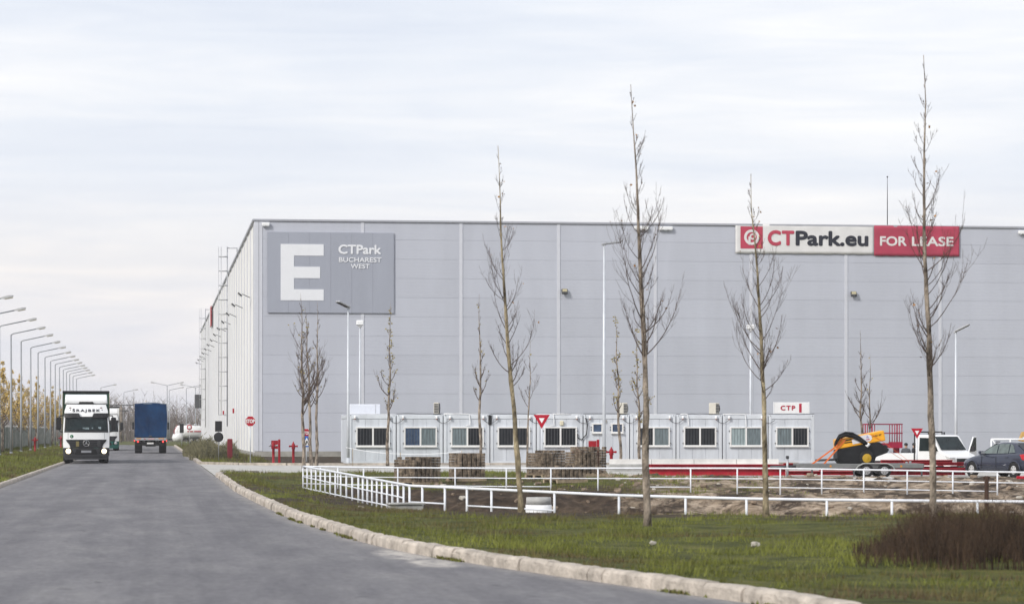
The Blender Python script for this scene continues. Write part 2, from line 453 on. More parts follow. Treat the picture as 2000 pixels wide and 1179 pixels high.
L.new(nzs((40, 40, 1), 3, 0.6), bp.inputs['Height']); L.new(bp.outputs[0], B.inputs['Normal'])
ys = axis([(-25, 20, 5), (20, 120, 0.4), (120, 330, 6), (330, 420, 6)])
us = np.concatenate([[0, 0.02, 0.05], np.linspace(0.1, 0.9, 25), np.linspace(0.915, 1, 14)])
rv, dv = [], []
spots = [(G(815, 1083), 0.42, 1.9), (G(880, 1099), 0.36, 1.6)]
for y in ys:
    b = float(bend(y)); xl, xr_ = ROAD_L + b, float(kerb_x(y)) + b + 0.02
    if y < 24: xr_ = min(xr_, 9.0)
    for u in us:
        x = xl + (xr_ - xl) * u
        crown = 0.03 * (1 - (2 * u - 1) ** 2)
        rv.append((x, y, crown))
        dd = max(0.0, 1 - (xr_ - x) / 0.45) * 0.55 + max(0.0, 1 - (x - xl) / 0.5) * 0.5
        for p, a, c in spots:
            q = ((x - p.x + 0.25) / a) ** 2 + ((y - p.y) / c) ** 2
            dd += max(0.0, 1 - q) * 1.5
        dv.append(min(1, dd))
nu = len(us); I = np.arange(nu * len(ys)).reshape(len(ys), nu)
quads = np.stack([I[:-1, :-1].ravel(), I[:-1, 1:].ravel(), I[1:, 1:].ravel(), I[1:, :-1].ravel()], 1)
tag(link('road', numpy_mesh('road', np.array(rv), quads, rm, {'dust': np.array(dv)})), kind='structure')

# side road / works yard: pale concrete
conc = mat('pale concrete paving', (0.42, 0.41, 0.385), 0.9, var=0.16, scale=0.6, bump=0.2, bscale=14)
mb = MB()
far = [Vector((p.x, 143.5 if p.x < 34 else 121.0, 0)) for p in LOT_NEAR]
near = [Vector((2.46, 152, 0))]
pts_n = [Vector((2.44, LOT_NEAR[0].y - 1.5, 0)), Vector((3.2, LOT_NEAR[0].y - 0.2, 0))] + [p.copy() for p in LOT_NEAR[1:]]
xs = list(np.linspace(2.44, 34, 40)) + list(np.linspace(35, 60, 12))
for z in (0.012,):
    vv, ff = [], []
    for x in xs:
        y0 = float(lot_y(x)) - (6.5 * max(0, 1 - (x - 2.44) / 1.9) ** 1.6); y1 = 149.5 - 5.5 * min(1, max(0, (x - 2.44) / 3)) if x < 34 else 121.5
        for k in range(9): vv.append((x, y0 + (y1 - y0) * k / 8, z))
    for i in range(len(xs) - 1):
        for k in range(8): ff.append((i * 9 + k, (i + 1) * 9 + k, (i + 1) * 9 + k + 1, i * 9 + k + 1))
    mb.add(vv, ff)
tag(mb.build('side_road', conc), kind='structure')

# ------------------------------------------------------------------ kerbs
kmat = mat('weathered kerb concrete', (0.42, 0.375, 0.325), 0.92, var=0.32, scale=2.6, bump=0.6, bscale=16)
def kerb_profile(mb, p0, p1, h=0.165, w=0.2, jit=0.0, rnd=None):
    d = (p1 - p0).normalized(); nrm = Vector((d.y, -d.x, 0))
    r = rnd or random.Random(1)
    vv = []
    K = 4
    for i in range(K + 1):
        p = p0.lerp(p1, i / K)
        e = 0.012 if i in (0, K) else 0.0
        j = lambda s=1: (r.random() - .5) * jit * s
        for (a, z) in ((0.0, -0.1), (0.0 + j(), h * 0.55 + j()), (0.004 + j() + e * .4, h - 0.035 - e), (0.035 + j() + e * .3, h + j() - e * .6), (w, h + j() - e * .5), (w, -0.1)):
            q = p + nrm * a; vv.append((q.x, q.y, z))
    ff = []
    for i in range(K):
        for k in range(5): ff.append((i * 6 + k, i * 6 + k + 1, (i + 1) * 6 + k + 1, (i + 1) * 6 + k))
    ff += [tuple(range(5, -1, -1)), tuple(range(K * 6, K * 6 + 6))]
    mb.add(vv, ff)
ycur = float(_yy[0]); P = []
while ycur < _yy[-1] - 1.0:
    x0 = float(kerb_x(ycur)); t = (float(kerb_x(ycur + .3)) - float(kerb_x(ycur))) / .3
    P.append(Vector((x0, ycur, 0))); ycur += 1.0 / math.sqrt(1 + t * t)
P += [Vector((2.46, P[-1].y + 1.0, 0)), Vector((2.52, P[-1].y + 2.0, 0)), Vector((2.68, P[-1].y + 3.0, 0)), Vector((3.0, P[-1].y + 3.9, 0)), Vector((3.5, P[-1].y + 4.7, 0)), Vector((4.2, P[-1].y + 5.2, 0))]
mb = MB()
for a, b in zip(P, P[1:]): kerb_profile(mb, a + Vector((.035, 0, -.06)), b + Vector((.035, 0, -.06)), 0.15, 0.15)
kerb = tag(mb.build('kerb', kmat), kind='structure')
rk = random.Random(5)
for a, b in zip(P, P[1:]):
    L_ = (b - a)
    ss = rk.choice([1, 1, 1, 2]) if a.y < 45 else 1
    sh = Vector(((rk.random() - .5) * .045, 0, (rk.random() - .6) * .05 * (1 if a.y < 60 else .4)))
    for q in range(ss):
        m1 = MB(); kerb_profile(m1, a + L_ * (q / ss) + L_ * .012 + sh, a + L_ * ((q + 1) / ss) - L_ * .014 + sh + Vector(((rk.random() - .5) * .025, 0, 0)), 0.165 + (rk.random() - .5) * .015, .2, .010, rk)
        m1.build('kerb_stone', kmat, kerb)
mb = MB()
for (x0, y0, y1) in ((ROAD_R, 152, 330), ):
    y = y0
    while y < y1: kerb_profile(mb, Vector((x0, y, 0)), Vector((x0, y + 1.98, 0)), .15, .2); y += 2.0
tag(mb.build('kerb_by_warehouse', kmat), kind='structure')
mb = MB(); y = 70
while y < 330:
    kerb_profile(mb, Vector((ROAD_L, y + 1.98, 0)), Vector((ROAD_L, y, 0)), .12, .16, .02, rk); y += 2.0
tag(mb.build('kerb_by_fence', kmat), kind='structure')
mb = MB()
c0 = [Vector((ROAD_R + .2, 151.6, 0)), Vector((3.3, 150.0, 0)), Vector((4.6, 146.5, 0)), Vector((7, 144.6, 0))] + [Vector((7 + 1.5 * k, 143.9, 0)) for k in range(1, 19)]
for a, b in zip(c0, c0[1:]): kerb_profile(mb, b - (b - a) * .01, a, .13, -.2)
tag(mb.build('side_road_kerb', kmat), kind='structure')
# ------------------------------------------------------------------ warehouse
YF = W(497, 187).y
X0 = W(497, 187).x
TOP = Zat(428, 187)
def zf(px, py): return Zat(py, depth((facade_x(px, YF), YF)))
def ribbed(name, rgb, pitch, rough=0.45, metal=0.0, strength=0.25):
    m = bpy.data.materials.new(name); m.use_nodes = True
    N, L = m.node_tree.nodes, m.node_tree.links
    b = N['Principled BSDF']; b.inputs['Roughness'].default_value = rough; b.inputs['Metallic'].default_value = metal
    g = N.new('ShaderNodeNewGeometry'); s = N.new('ShaderNodeSeparateXYZ'); L.new(g.outputs['Position'], s.inputs[0])
    oi = N.new('ShaderNodeObjectInfo')
    n = N.new('ShaderNodeTexNoise'); n.inputs['Scale'].default_value = 0.34; n.inputs['Detail'].default_value = 7; n.inputs['Roughness'].default_value = .62
    mp = N.new('ShaderNodeMapping'); mp.inputs['Scale'].default_value = (1.6, 1.0, 0.30); L.new(g.outputs['Position'], mp.inputs[0]); L.new(mp.outputs[0], n.inputs['Vector'])
    mr = N.new('ShaderNodeMapRange'); mr.inputs[1].default_value = .3; mr.inputs[2].default_value = .7; mr.inputs[3].default_value = .93; mr.inputs[4].default_value = 1.04; L.new(n.outputs[0], mr.inputs[0])
    m2 = N.new('ShaderNodeMapRange'); m2.inputs[3].default_value = .972; m2.inputs[4].default_value = 1.022; L.new(oi.outputs['Random'], m2.inputs[0])
    mu = N.new('ShaderNodeMath'); mu.operation = 'MULTIPLY'; L.new(mr.outputs[0], mu.inputs[0]); L.new(m2.outputs[0], mu.inputs[1])
    vm = N.new('ShaderNodeVectorMath'); vm.operation = 'SCALE'; vm.inputs[0].default_value = rgb; L.new(mu.outputs[0], vm.inputs['Scale'])
    L.new(vm.outputs[0], b.inputs['Base Color'])
    wv = N.new('ShaderNodeMath'); wv.operation = 'MULTIPLY'; wv.inputs[1].default_value = 2 * math.pi / pitch; L.new(s.outputs[2], wv.inputs[0])
    sn = N.new('ShaderNodeMath'); sn.operation = 'SINE'; L.new(wv.outputs[0], sn.inputs[0])
    bpn = N.new('ShaderNodeBump'); bpn.inputs['Strength'].default_value = strength; bpn.inputs['Distance'].default_value = 0.01
    L.new(sn.outputs[0], bpn.inputs['Height']); L.new(bpn.outputs[0], b.inputs['Normal'])
    return m
m_panel = ribbed('silver grey wall panel', (0.455, 0.475, 0.54), 0.22, strength=.06)
m_trim = mat('pale grey flashing', (0.56, 0.575, 0.63), 0.4, var=0.03)
m_cop = mat('grey coping', (0.36, 0.37, 0.41), 0.4, var=0.04)
m_joint = mat('joint grey', (0.40, 0.415, 0.465), 0.7, var=0)  # plain even grey of the wall core that shows between the panels
m_side = mat('white ribbed sheet', (0.66, 0.66, 0.655), 0.5, var=0.05, scale=0.15)
m_plinth = mat('plinth concrete', (0.30, 0.29, 0.265), 0.9, var=0.2, scale=1.2, bump=.3)
m_white = mat('white paint', (0.78, 0.79, 0.80), 0.45, var=0.03)
m_black = mat('black plastic', (0.018, 0.018, 0.02), 0.5, var=0.1)
m_dark = mat('dark grey metal', (0.06, 0.062, 0.068), 0.5, var=0.1)
m_galv = mat('galvanised steel', (0.42, 0.43, 0.45), 0.45, 0.55, var=0.12, scale=6)
m_red = mat('red enamel', (0.38, 0.010, 0.018), 0.4, var=0.12, scale=2)
wh = empty('warehouse', (X0, YF, 0))
tag(wh, 'huge grey panel-clad warehouse with white ribbed side wall beside the road', 'warehouse')
seam0 = facade_x(708, YF); BAY = (facade_x(1836, YF) - seam0) / 6
seams = [X0 + 0.55] + [seam0 + BAY * k for k in range(0, 10)]
XE = seams[-1]
zrow1 = zf(700, 467.6); ROWH = 37.8 * 187 / FPX
rows = [TOP - 0.12, zrow1]
while rows[-1] - ROWH > -0.6: rows.append(rows[-1] - ROWH)
rows.append(-1.2 + 0.35)
YB = 403.0
MB().bx(X0 + .12, XE, YF + .025, YB, -1.2, TOP - .35).build('wall_core', m_joint, wh, world=True)
meshes = {}
for i in range(len(seams) - 1):
    for j in range(len(rows) - 1):
        w, h = seams[i + 1] - seams[i], rows[j] - rows[j + 1]
        if i < 4 and rows[j + 1] < 0.25: h = rows[j] - 0.42
        if h < 0.1: continue
        key = (round(w, 2), round(h, 2))
        if key not in meshes:
            meshes[key] = MB().box((w / 2, .05, -h / 2), (w - .02, .10, h - .009), ch=.003).mesh('wall_panel', m_panel)
        o = link('wall_panel', meshes[key], wh)
        o.location = (seams[i] - X0, 0, rows[j])
tmesh = MB().box((0, -.012, (TOP - .1) / 2 - .3), (.22, .05, TOP - .1 + .6)).mesh('seam_cover', m_trim)
for x in seams[1:]:
    o = link('seam_cover', tmesh, wh); o.location = (x - X0, 0, 0)
MB().bx(X0 - .02, X0 + .55, YF - .03, YF + .09, .42, TOP - .12, ch=.02).build('corner_flashing', m_trim, wh, world=True)
MB().bx(X0 + .26, X0 + .30, YF - .045, YF - .03, .42, TOP - .12).build('corner_groove', m_cop, wh, world=True)
MB().bx(X0 - .12, XE, YF - .10, YF + .5, TOP - .13, TOP + .02, ch=.02).build('coping', m_cop, wh, world=True)
MB().bx(X0 - .13, X0 + .4, YF + .51, YB, TOP - .13, TOP + .02).build('side_coping', m_cop, wh, world=True)
MB().bx(X0 + .02, 34, YF - .02, YF + .1, -.1, .42).build('plinth', m_plinth, wh, world=True)
MB().bx(X0 - .06, X0 + .11, YF - .015, YB, -.1, .35).build('side_plinth', m_plinth, wh, world=True)
MB().bx(X0 + .41, XE - .3, YF + .52, YB - .3, TOP - .5, TOP - .34).build('roof', m_cop, wh, world=True)
# side wall: bays of trapezoid sheet
NB = 33; sb = (YB - YF - .4) / NB
prof = []; q = 0.0
while q < sb - .02:
    prof += [(q, 0.0), (q + .30, 0.0), (q + .36, -.045), (q + .56, -.045), (q + .62, 0.0)]; q += .65
prof = [p for p in prof if p[0] < sb - .03] + [(sb - .03, 0)]
sm_ = MB(); vv = []; ff = []
for z in (.35, TOP - .13):
    vv += [(b, a, z) for a, b in prof]
n_ = len(prof)
for k in range(n_ - 1): ff.append((k, k + 1, n_ + k + 1, n_ + k))
side_mesh = sm_.add(vv, ff).mesh('side_sheet', m_side)
cov = MB().box((-.04, 0, TOP / 2), (.06, .16, TOP - .5)).mesh('side_seam_cover', m_trim)
for k in range(NB):
    o = link('side_sheet', side_mesh, wh); o.location = (0.06, .4 + k * sb, 0)
    o = link('side_seam_cover', cov, wh); o.location = (0.0, .4 + k * sb, 0)
# caged ladders (parts: rails, rungs, hoops)
def ladder(y, ztop):
    lad = empty('roof_ladder', (X0 - .05, y, 0)); lad.parent = wh; lad.location = (-.05, y - YF, 0)
    for s in (-.28, .28):
        MB().tube([(-.35, s, 2.2), (-.35, s, ztop)], .05, 6).build('ladder_rail', m_galv, lad)
        MB().tube([(-.35, s, ztop - .1), (.5, s, ztop - .1), (.5, s, TOP)], .035, 5).build('ladder_rail', m_galv, lad)
    mbr = MB(); z = 2.4
    while z < ztop - .2: mbr.tube([(-.35, -.28, z), (-.35, .28, z)], .022, 5); z += .33
    tag(mbr.build('rungs', m_galv, lad), kind='stuff')
    z = 3.2
    hoop = MB().tube([(-.35 - .75 * math.sin(math.pi * t / 8), .4 * math.cos(math.pi * t / 8), 0) for t in range(9)], .032, 5).mesh('cage_hoop', m_galv)
    while z < ztop:
        o = link('cage_hoop', hoop, lad); o.location = (0, 0, z); z += 1.25
    for a in (.25, .5, .75):
        xx, yy = -.35 - .75 * math.sin(math.pi * a), .4 * math.cos(math.pi * a)
        MB().tube([(xx, yy, 3.2), (xx, yy, ztop)], .022, 5).build('cage_bar', m_galv, lad)
ladder(242, 17.8); ladder(344, 16.9)
# arm floodlights along the side
fm = MB()
fm.tube([(0, 0, 0), (-.55, 0, .25)], .028, 5); fmesh = fm.mesh('bracket', m_dark)
hm = MB().box((0, 0, 0), (.36, .42, .10), M=Matrix.Translation((-.7, 0, .22)) @ Matrix.Rotation(.7, 4, 'Y'), ch=.04).mesh('lamp_body', m_dark)
gmh = MB().box((0, 0, -.08), (.34, .46, .02), M=Matrix.Translation((-.7, 0, .22)) @ Matrix.Rotation(.7, 4, 'Y')).mesh('lamp_glass', m_white)
for k in range(13):
    fl = empty('wall_floodlight', (X0 - .08, 194 + 16.4 * k, 11.1))
    tag(fl, f'{ORD[k]} dark floodlight from the corner on the white side wall', 'floodlight', 'floodlights along the warehouse side wall')
    link('bracket', fmesh, fl); link('lamp_body', hm, fl); link('lamp_glass', gmh, fl)
for px, py, s, lab in ((440, 806, .5, 'red alarm box on the side wall by the caged ladder'), (460, 802, .55, 'red alarm box on the side wall near the corner')):
    y = X0 / math.tan(math.atan((px - 1000) / FPX) + YAW); z = Zat(py, y)
    b = empty('alarm_box', (X0 - .1, y, z)); tag(b, lab, 'alarm box')
    MB().box((-.08, 0, 0), (.14, .22, .4), ch=.03).build('housing', m_red, b); MB().tube([(-.08, 0, .19), (-.08, 0, .27)], .04, 8).build('sounder', m_white, b)
bn = empty('hanging_banner', (X0 - .2, 323, 13.8)); tag(bn, 'narrow red and white banner hanging high on the white side wall', 'banner')
MB().bx(-.06, 0, -5, 0, 0, 2.3).build('red_field', m_red, bn); MB().bx(-.06, 0, .02, 4, .2, 2.2).build('white_field', m_white, bn)
lv = empty('wall_vent', (X0 - .1, 392, 5.0)); tag(lv, 'dark louvred vent box near the far end of the side wall', 'vent')
MB().bx(-.9, 0, -1.5, 1.5, 0, 1.9).build('housing', m_dark, lv)
for k in range(4): MB().bx(-.96, -.90, -1.4, 1.4, .15 + k * .45, .38 + k * .45).build('louvre', m_galv, lv)
# small lamps on the front
def wall_lamp(px, py, w, lab):
    x = facade_x(px, YF); z = zf(px, py)
    o = empty('facade_lamp', (x, YF - .03, z)); tag(o, lab, 'lamp', 'white lamps under the roof edge')
    MB().bx(-w / 2, w / 2, -.22, -.02, -.12, .12, ch=.03).build('housing', m_white, o)
    n = max(2, int(w / .28))
    for k in range(n):
        xx = -w / 2 + w * (k + .5) / n
        MB().bx(xx - .1, xx + .1, -.20, -.05, -.16, -.122).build('lens', mat('lamp lens', (.6, .62, .66), .2, var=0), o)
    MB().bx(-.08, .08, -.02, .03, -.06, .06).build('bracket', m_galv, o)
wall_lamp(519, 438, .52, 'small white lamp under the roof edge above the big letter sign')
wall_lamp(1252, 445, 1.0, 'white bar lamp under the roof edge behind the tallest middle tree')
wall_lamp(1299, 446, 1.0, 'white bar lamp under the roof edge beside the tallest middle tree')
wall_lamp(1996, 454, .62, 'white bar lamp under the roof edge past the for lease banner')
for px, py, lab in ((1102, 571, 'dark square floodlight on the front wall between the lamp post and the left tree'), (1666, 576, 'dark square floodlight on the front wall under the for lease banner')):
    o = empty('square_floodlight', (facade_x(px, YF), YF - .03, zf(px, py))); tag(o, lab, 'floodlight')
    Mx = Matrix.Rotation(-.35, 4, 'X')
    MB().box((0, -.18, 0), (.42, .16, .38), M=Mx, ch=.04).build('housing', m_dark, o)
    MB().box((0, -.268, .05), (.32, .012, .2), M=Mx).build('lens', mat('amber lens', (.42, .38, .25), .2, var=0), o)
    MB().bx(-.1, .1, -.12, .02, -.05, .05).build('bracket', m_galv, o)
a = empty('roof_mast', (facade_x(1742, YF), YF + 1.2, TOP - .34)); tag(a, 'thin lightning mast standing on the roof behind the for lease banner', 'mast')
hz = zf(1742, 342) - TOP + .34
MB().tube([(0, 0, 0), (0, 0, hz * .55), (0, 0, hz)], [.035, .03, .015], 6).build('pole', m_dark, a)
MB().lathe([(.02, hz - .08), (.07, hz - .03), (.02, hz + .05)], 8).build('tip', m_dark, a); MB().bx(-.3, .3, -.3, .3, 0, .12).build('foot', m_galv, a)

# ------------------------------------------------------------------ big letter sign
def fx(px): return facade_x(px, YF)
sg = empty('building_sign', (fx(522), YF - .05, zf(645, 611))); bx0, bz0 = sg.location.x, sg.location.z
tag(sg, 'large grey wall sign with a giant white letter E and CTPark Bucharest West', 'sign')
m_sign = mat('slate grey sign sheet', (0.325, 0.345, 0.405), 0.5, var=0.05, scale=.5, stretch=(1, 1, .15))
m_sw = mat('sign white', (0.72, 0.735, 0.77), 0.5, var=0.02)
sw = fx(769) - bx0; sh = zf(645, 454) - bz0
for k in range(6):
    MB().bx(sw * k / 6 + .004, sw * (k + 1) / 6 - .004, -.06, 0, 0, sh).build('sign_sheet', m_sign, sg)
lx = lambda px: fx(px) - bx0
lz = lambda py: zf(600, py) - bz0
ex = [548, 573.5, 632, 625]; ey = [477, 499.5, 521, 543.3, 565, 586.7]
E = [(548, 586.7), (632, 586.7), (632, 565), (574, 565), (574, 543.3), (625, 543.3), (625, 521), (574, 521), (574, 499.5), (632, 499.5), (632, 477), (548, 477)]
em = MB(); ep = [(lx(a), lz(b)) for a, b in E]
for (i0, i1, j0, j1) in ((548, 574, 586.7, 477), (574, 632, 586.7, 565), (574, 625, 543.3, 521), (574, 632, 499.5, 477)):
    em.bx(lx(i0), lx(i1), -.085, -.062, lz(i0 * 0 + j0), lz(j1))
em.build('giant_letter', m_sw, sg)
for body, a, b, c, d, bo in (('CTPark', 661.5, 743.5, 478, 495, .05), ('BUCHAREST', 662, 744.5, 502.3, 511.2, .035), ('WEST', 685, 721.6, 515, 523.7, .035)):
    text_to(MB(), body, lx(a), lx(b), lz(d), lz(c), -.085, bo).build('lettering', m_sw, sg)

# ------------------------------------------------------------------ for lease banner
bq = lambda u: fx(1400 + u / 3.3333)
bzq = lambda v: zf(1650, 400 + v / 3.3333)
bo_ = empty('lease_banner', (bq(120), YF - .06, bzq(330))); ox, oz = bo_.location.x, bo_.location.z
tag(bo_, 'long creased white and red banner reading CTPark.eu FOR LEASE under the roof edge', 'banner')
m_bw = mat('banner canvas', (0.66, 0.655, 0.655), 0.7, var=0.06, scale=.9)
m_br = mat('banner crimson', (0.38, 0.045, 0.085), 0.65, var=0.12, scale=.8)
m_bt = mat('banner red ink', (0.44, 0.05, 0.09), 0.65, var=0.06)
m_bk = mat('banner navy ink', (0.022, 0.024, 0.036), 0.6, var=0.05)
def wave(x, z): return -.035 + .035 * (float(fbm(np.array([x]), np.array([z]), 1.1, 2, 3)[0]) - .5)
def cloth(u0, u1, v0, v1, nm, m):
    mbb = MB(); nx_, nz_ = 60, 10; vv = []
    for j in range(nz_ + 1):
        for i in range(nx_ + 1):
            x = bq(u0 + (u1 - u0) * i / nx_) - ox; z = bzq(v1 + (v0 - v1) * j / nz_) - oz
            e = .012 * math.sin(i * .9) if j == 0 else 0
            vv.append((x, wave(x, z), z + e))
    ff = [(j * (nx_ + 1) + i, j * (nx_ + 1) + i + 1, (j + 1) * (nx_ + 1) + i + 1, (j + 1) * (nx_ + 1) + i) for j in range(nz_) for i in range(nx_)]
    mbb.add(vv, ff, smooth=True); o = mbb.build(nm, m, bo_)
    md = o.modifiers.new('thickness', 'SOLIDIFY'); md.thickness = .012; md.offset = 1
cloth(120, 1021, 130, 322, 'white_cloth', m_bw)
cloth(1022, 1577, 134, 331, 'red_cloth', m_br)
wv2 = lambda x, z: wave(x, z) - .018
def btext(body, u0, u1, v0, v1, m, bo):
    text_to(MB(), body, bq(u0) - ox, bq(u1) - ox, bzq(v1) - oz, bzq(v0) - oz, 0, bo, fn=wv2).build('lettering', m, bo_)
btext('C', 334, 410, 175, 266, m_bt, .06); btext('T', 425, 497, 177, 264, m_bt, .06); btext('Park.eu', 516, 979, 177, 265, m_bk, .06); m_bwi = mat('banner white ink', (.66, .64, .64), .6, var=.03)
btext('FOR', 1062, 1231, 205, 263, m_bwi, .045); btext('LEASE', 1270, 1536, 205, 263, m_bwi, .045)
lg = MB(); vv = []; ff = []
for j in range(5):
    for i in range(5):
        x = bq(152 + 145 * i / 4) - ox; z = bzq(290 - 143 * j / 4) - oz; vv.append((x, wave(x, z) - .018, z))
ff = [(j * 5 + i, j * 5 + i + 1, (j + 1) * 5 + i + 1, (j + 1) * 5 + i) for j in range(4) for i in range(4)]
lg.add(vv, ff).build('emblem_square', m_bt, bo_)
def ring(cx, cz, r0, r1, a0=0, a1=360, n=32):
    m1 = MB(); vv = []; ff = []
    for k in range(n + 1):
        t = math.radians(a0 + (a1 - a0) * k / n)
        for r in (r0, r1):
            x = bq(cx + r * math.cos(t)) - ox; z = bzq(cz - r * math.sin(t)) - oz; vv.append((x, wave(x, z) - .036, z))
    for k in range(n): ff.append((2 * k, 2 * k + 1, 2 * k + 3, 2 * k + 2))
    return m1.add(vv, ff)
m_bi = mat('banner white ink', (.62, .60, .60), .6, var=.03)
ring(225, 217, 33, 50).build('emblem_ring', m_bi, bo_)
ring(231, 213, 10, 20).build('emblem_loop', m_bi, bo_)
e1 = MB(); vv = [(bq(u) - ox, wave(bq(u) - ox, 1) - .05, bzq(v) - oz) for u, v in ((203, 266), (217, 266), (217, 213), (203, 213))]
e1.add(vv, [(0, 1, 2, 3)]).build('emblem_stem', m_bi, bo_)

# ------------------------------------------------------------------ office containers
DC = 148.0; YC = W(680, DC).y + 0.6
seam_px = [680, 774, 865.7, 957, 1047.5, 1139, 1230, 1320.5, 1411, 1500.5, 1591.5]
m_cont = mat('container white', (0.60, 0.635, 0.68), 0.45, var=0.09, scale=1.2, stretch=(1, 1, .3))
m_contp = mat('container wall sheet', (0.565, 0.60, 0.65), 0.5, var=0.11, scale=2.2, stretch=(1, 1, .18))
m_pvc = mat('window frame white', (0.74, 0.74, 0.73), 0.4, var=0.03)
m_gl = mat('dark window glass', (0.010, 0.012, 0.016), 0.12, var=0, spec=.35)
m_glc = mat('window glass over curtain', (0.16, 0.20, 0.215), 0.15, var=.25, scale=5, stretch=(3, 3, .4))
m_glp = mat('window glass over pale curtain', (0.30, 0.37, 0.385), 0.15, var=.2, scale=6, stretch=(3, 3, .3))
m_glb = mat('bluish window glass', (0.05, 0.08, 0.14), 0.1, var=.3, scale=4)
m_roof = mat('container roof', (0.45, 0.46, 0.48), 0.7, var=.15)
cl = ['leftmost white office container, beside the lamp post', 'white office container with an office chair seen through its window', 'white office container with the black louvred air conditioner on its roof edge', 'white office container with a black cable box on its corner',
      'white office container behind the yield sign, with near-black panes', 'white office container with two tiny windows behind the red hydrants', 'white office container half hidden by the thick leaning trunk', 'white office container with two black barred panes below a white roof pipe',
      'white office container with pale curtained pane and roof air conditioner', 'end office container carrying the CTP sign']
panes = [(m_gl, m_gl), (m_glb, m_glc), (m_glc, m_gl), (m_gl, m_gl), (m_gl, m_gl), None, (m_gl, m_glc), (m_gl, m_gl), (m_glp, m_glc), (m_glc, m_gl)]
CX = []
for k in range(10):
    xa, xb = facade_x(seam_px[k], YC), facade_x(seam_px[k + 1], YC)
    w = xb - xa - .05; H = 2.66; D = 6.06
    c = empty('office_container', ((xa + xb) / 2, YC, 0.02)); tag(c, cl[k], 'container', 'row of white office containers')
    CX.append((c.location.x, w))
    MB().bx(-w / 2 + .03, w / 2 - .03, .05, D - .03, .05, H - .06).build('body', m_contp, c)
    MB().bx(-w / 2 + .02, w / 2 - .02, .02, D, H - .058, H - .03).build('roof', m_roof, c)
    for s in (-1, 1):
        MB().box((s * (w / 2 - .085), .045, H / 2), (.17, .12, H), ch=.015).build('corner_post', m_cont, c)
        MB().box((s * (w / 2 - .085), D - .03, H / 2), (.17, .12, H), ch=.015).build('corner_post', m_cont, c)
        MB().bx(s * (w / 2 - .02), s * (w / 2 + .004), .11, D - .1, H - .2, H - .02).build('side_rail', m_cont, c)
        MB().bx(s * (w / 2 - .02), s * (w / 2 + .004), .11, D - .1, .02, .18).build('side_rail', m_cont, c)
        MB().bx(s * (w / 2 - .10) - .016, s * (w / 2 - .10) + .016, -.018, -.014, H - .075, H - .022).build('lifting_slot', m_black, c)
    MB().bx(-w / 2 + .17, w / 2 - .17, -.01, .09, H - .23, H - .005, ch=.012).build('top_rail', m_cont, c)
    MB().bx(-w / 2 + .17, w / 2 - .17, -.01, .09, .0, .16, ch=.012).build('bottom_rail', m_cont, c)
    pw = (w - .36) / 3
    for i in range(3):
        MB().bx(-w / 2 + .18 + i * pw + .006, -w / 2 + .18 + (i + 1) * pw - .006, .02, .06, .165, H - .24, ch=.008).build('wall_panel', m_contp, c)
    def window(x0, x1, z0, z1, mats, bars=True):
        wd = empty('window'); wd.parent = c
        t = .075
        MB().bx(x0, x1, -.06, .03, z1 - t, z1, ch=.01).build('frame', m_pvc, wd); MB().bx(x0, x1, -.06, .03, z0, z0 + t, ch=.01).build('frame', m_pvc, wd)
        MB().bx(x0, x0 + t, -.058, .03, z0 + t, z1 - t).build('frame', m_pvc, wd); MB().bx(x1 - t, x1, -.058, .03, z0 + t, z1 - t).build('frame', m_pvc, wd)
        n = len(mats); iw = (x1 - x0 - 2 * t)
        for i, mm in enumerate(mats):
            a, b = x0 + t + iw * i / n, x0 + t + iw * (i + 1) / n
            if i > 0: MB().bx(a - .045, a + .045, -.056, .03, z0 + t, z1 - t).build('mullion', m_pvc, wd)
            MB().bx(a + .02, b - .02, -.014, .019, z0 + t, z1 - t).build('pane', mm, wd)
            if bars:
                bm_ = MB(); nb = 5
                for q in range(1, nb): bm_.bx(a + (b - a) * q / nb - .0045, a + (b - a) * q / nb + .0045, -.036, -.022, z0 + t, z1 - t)
                tag(bm_.build('security_bars', mat('bar grey', (.13, .14, .15), .5, var=.05), wd), kind='stuff')
        MB().bx(x0 - .03, x1 + .03, -.11, -.02, z0 - .035, z0 - .001).build('sill', m_pvc, wd)
        for sx in (x0 - .035, x1 + .035):
            for sz in (z0 + .18, z1 - .22): MB().bx(sx - .02, sx + .02, -.05, .02, sz - .03, sz + .03).build('bar_bracket', m_dark, wd)
    if panes[k]:
        window(-w / 2 + .155 * w, -w / 2 + .873 * w, .93, 2.0, panes[k])
    else:
        window(-w / 2 + .18 * w, -w / 2 + .42 * w, 1.66, 2.2, (m_glb,), False); window(-w / 2 + .60 * w, -w / 2 + .87 * w, 1.66, 2.2, (m_glb,), False)
    for s in (-1, 1):
        if k == 9: continue
        lm = empty('corner_lamp'); lm.parent = c
        lm.location = (s * (w / 2 - .34), -.09, H - .16)
        MB().lathe([(.045, .1), (.062, .09), (.062, -.06), (.05, -.07)], 10).build('shade', m_white, lm)
        MB().lathe([(.048, -.071), (.055, -.10), (.03, -.115)], 10).build('lens', mat('rusty lens', (.22, .06, .05), .5, var=.2), lm)
        MB().bx(-.02, .02, .0, .1, -.02, .02).build('bracket', m_white, lm)
    if k < 9:
        e = w / 2 - .34; sp = 2 * (.34 + .025)
        MB().tube([(e + sp * t / 8, -.07, H - .28 - .18 * math.sin(math.pi * t / 8)) for t in range(9)], .011, 5).build('cable', m_black, c)
    # roof edge cable
    rr = random.Random(k)
    MB().tube([(-w / 2 + w * t / 6, .03, H + .012 + rr.random() * .05) for t in range(7)], .013, 5).build('roof_cable', m_black if k % 2 else m_white, c)
    if k == 3: MB().bx(-w / 2 - .12, -w / 2 + .06, -.09, -.02, H - .55, H - .02, ch=.02).build('cable_box', m_black, c)
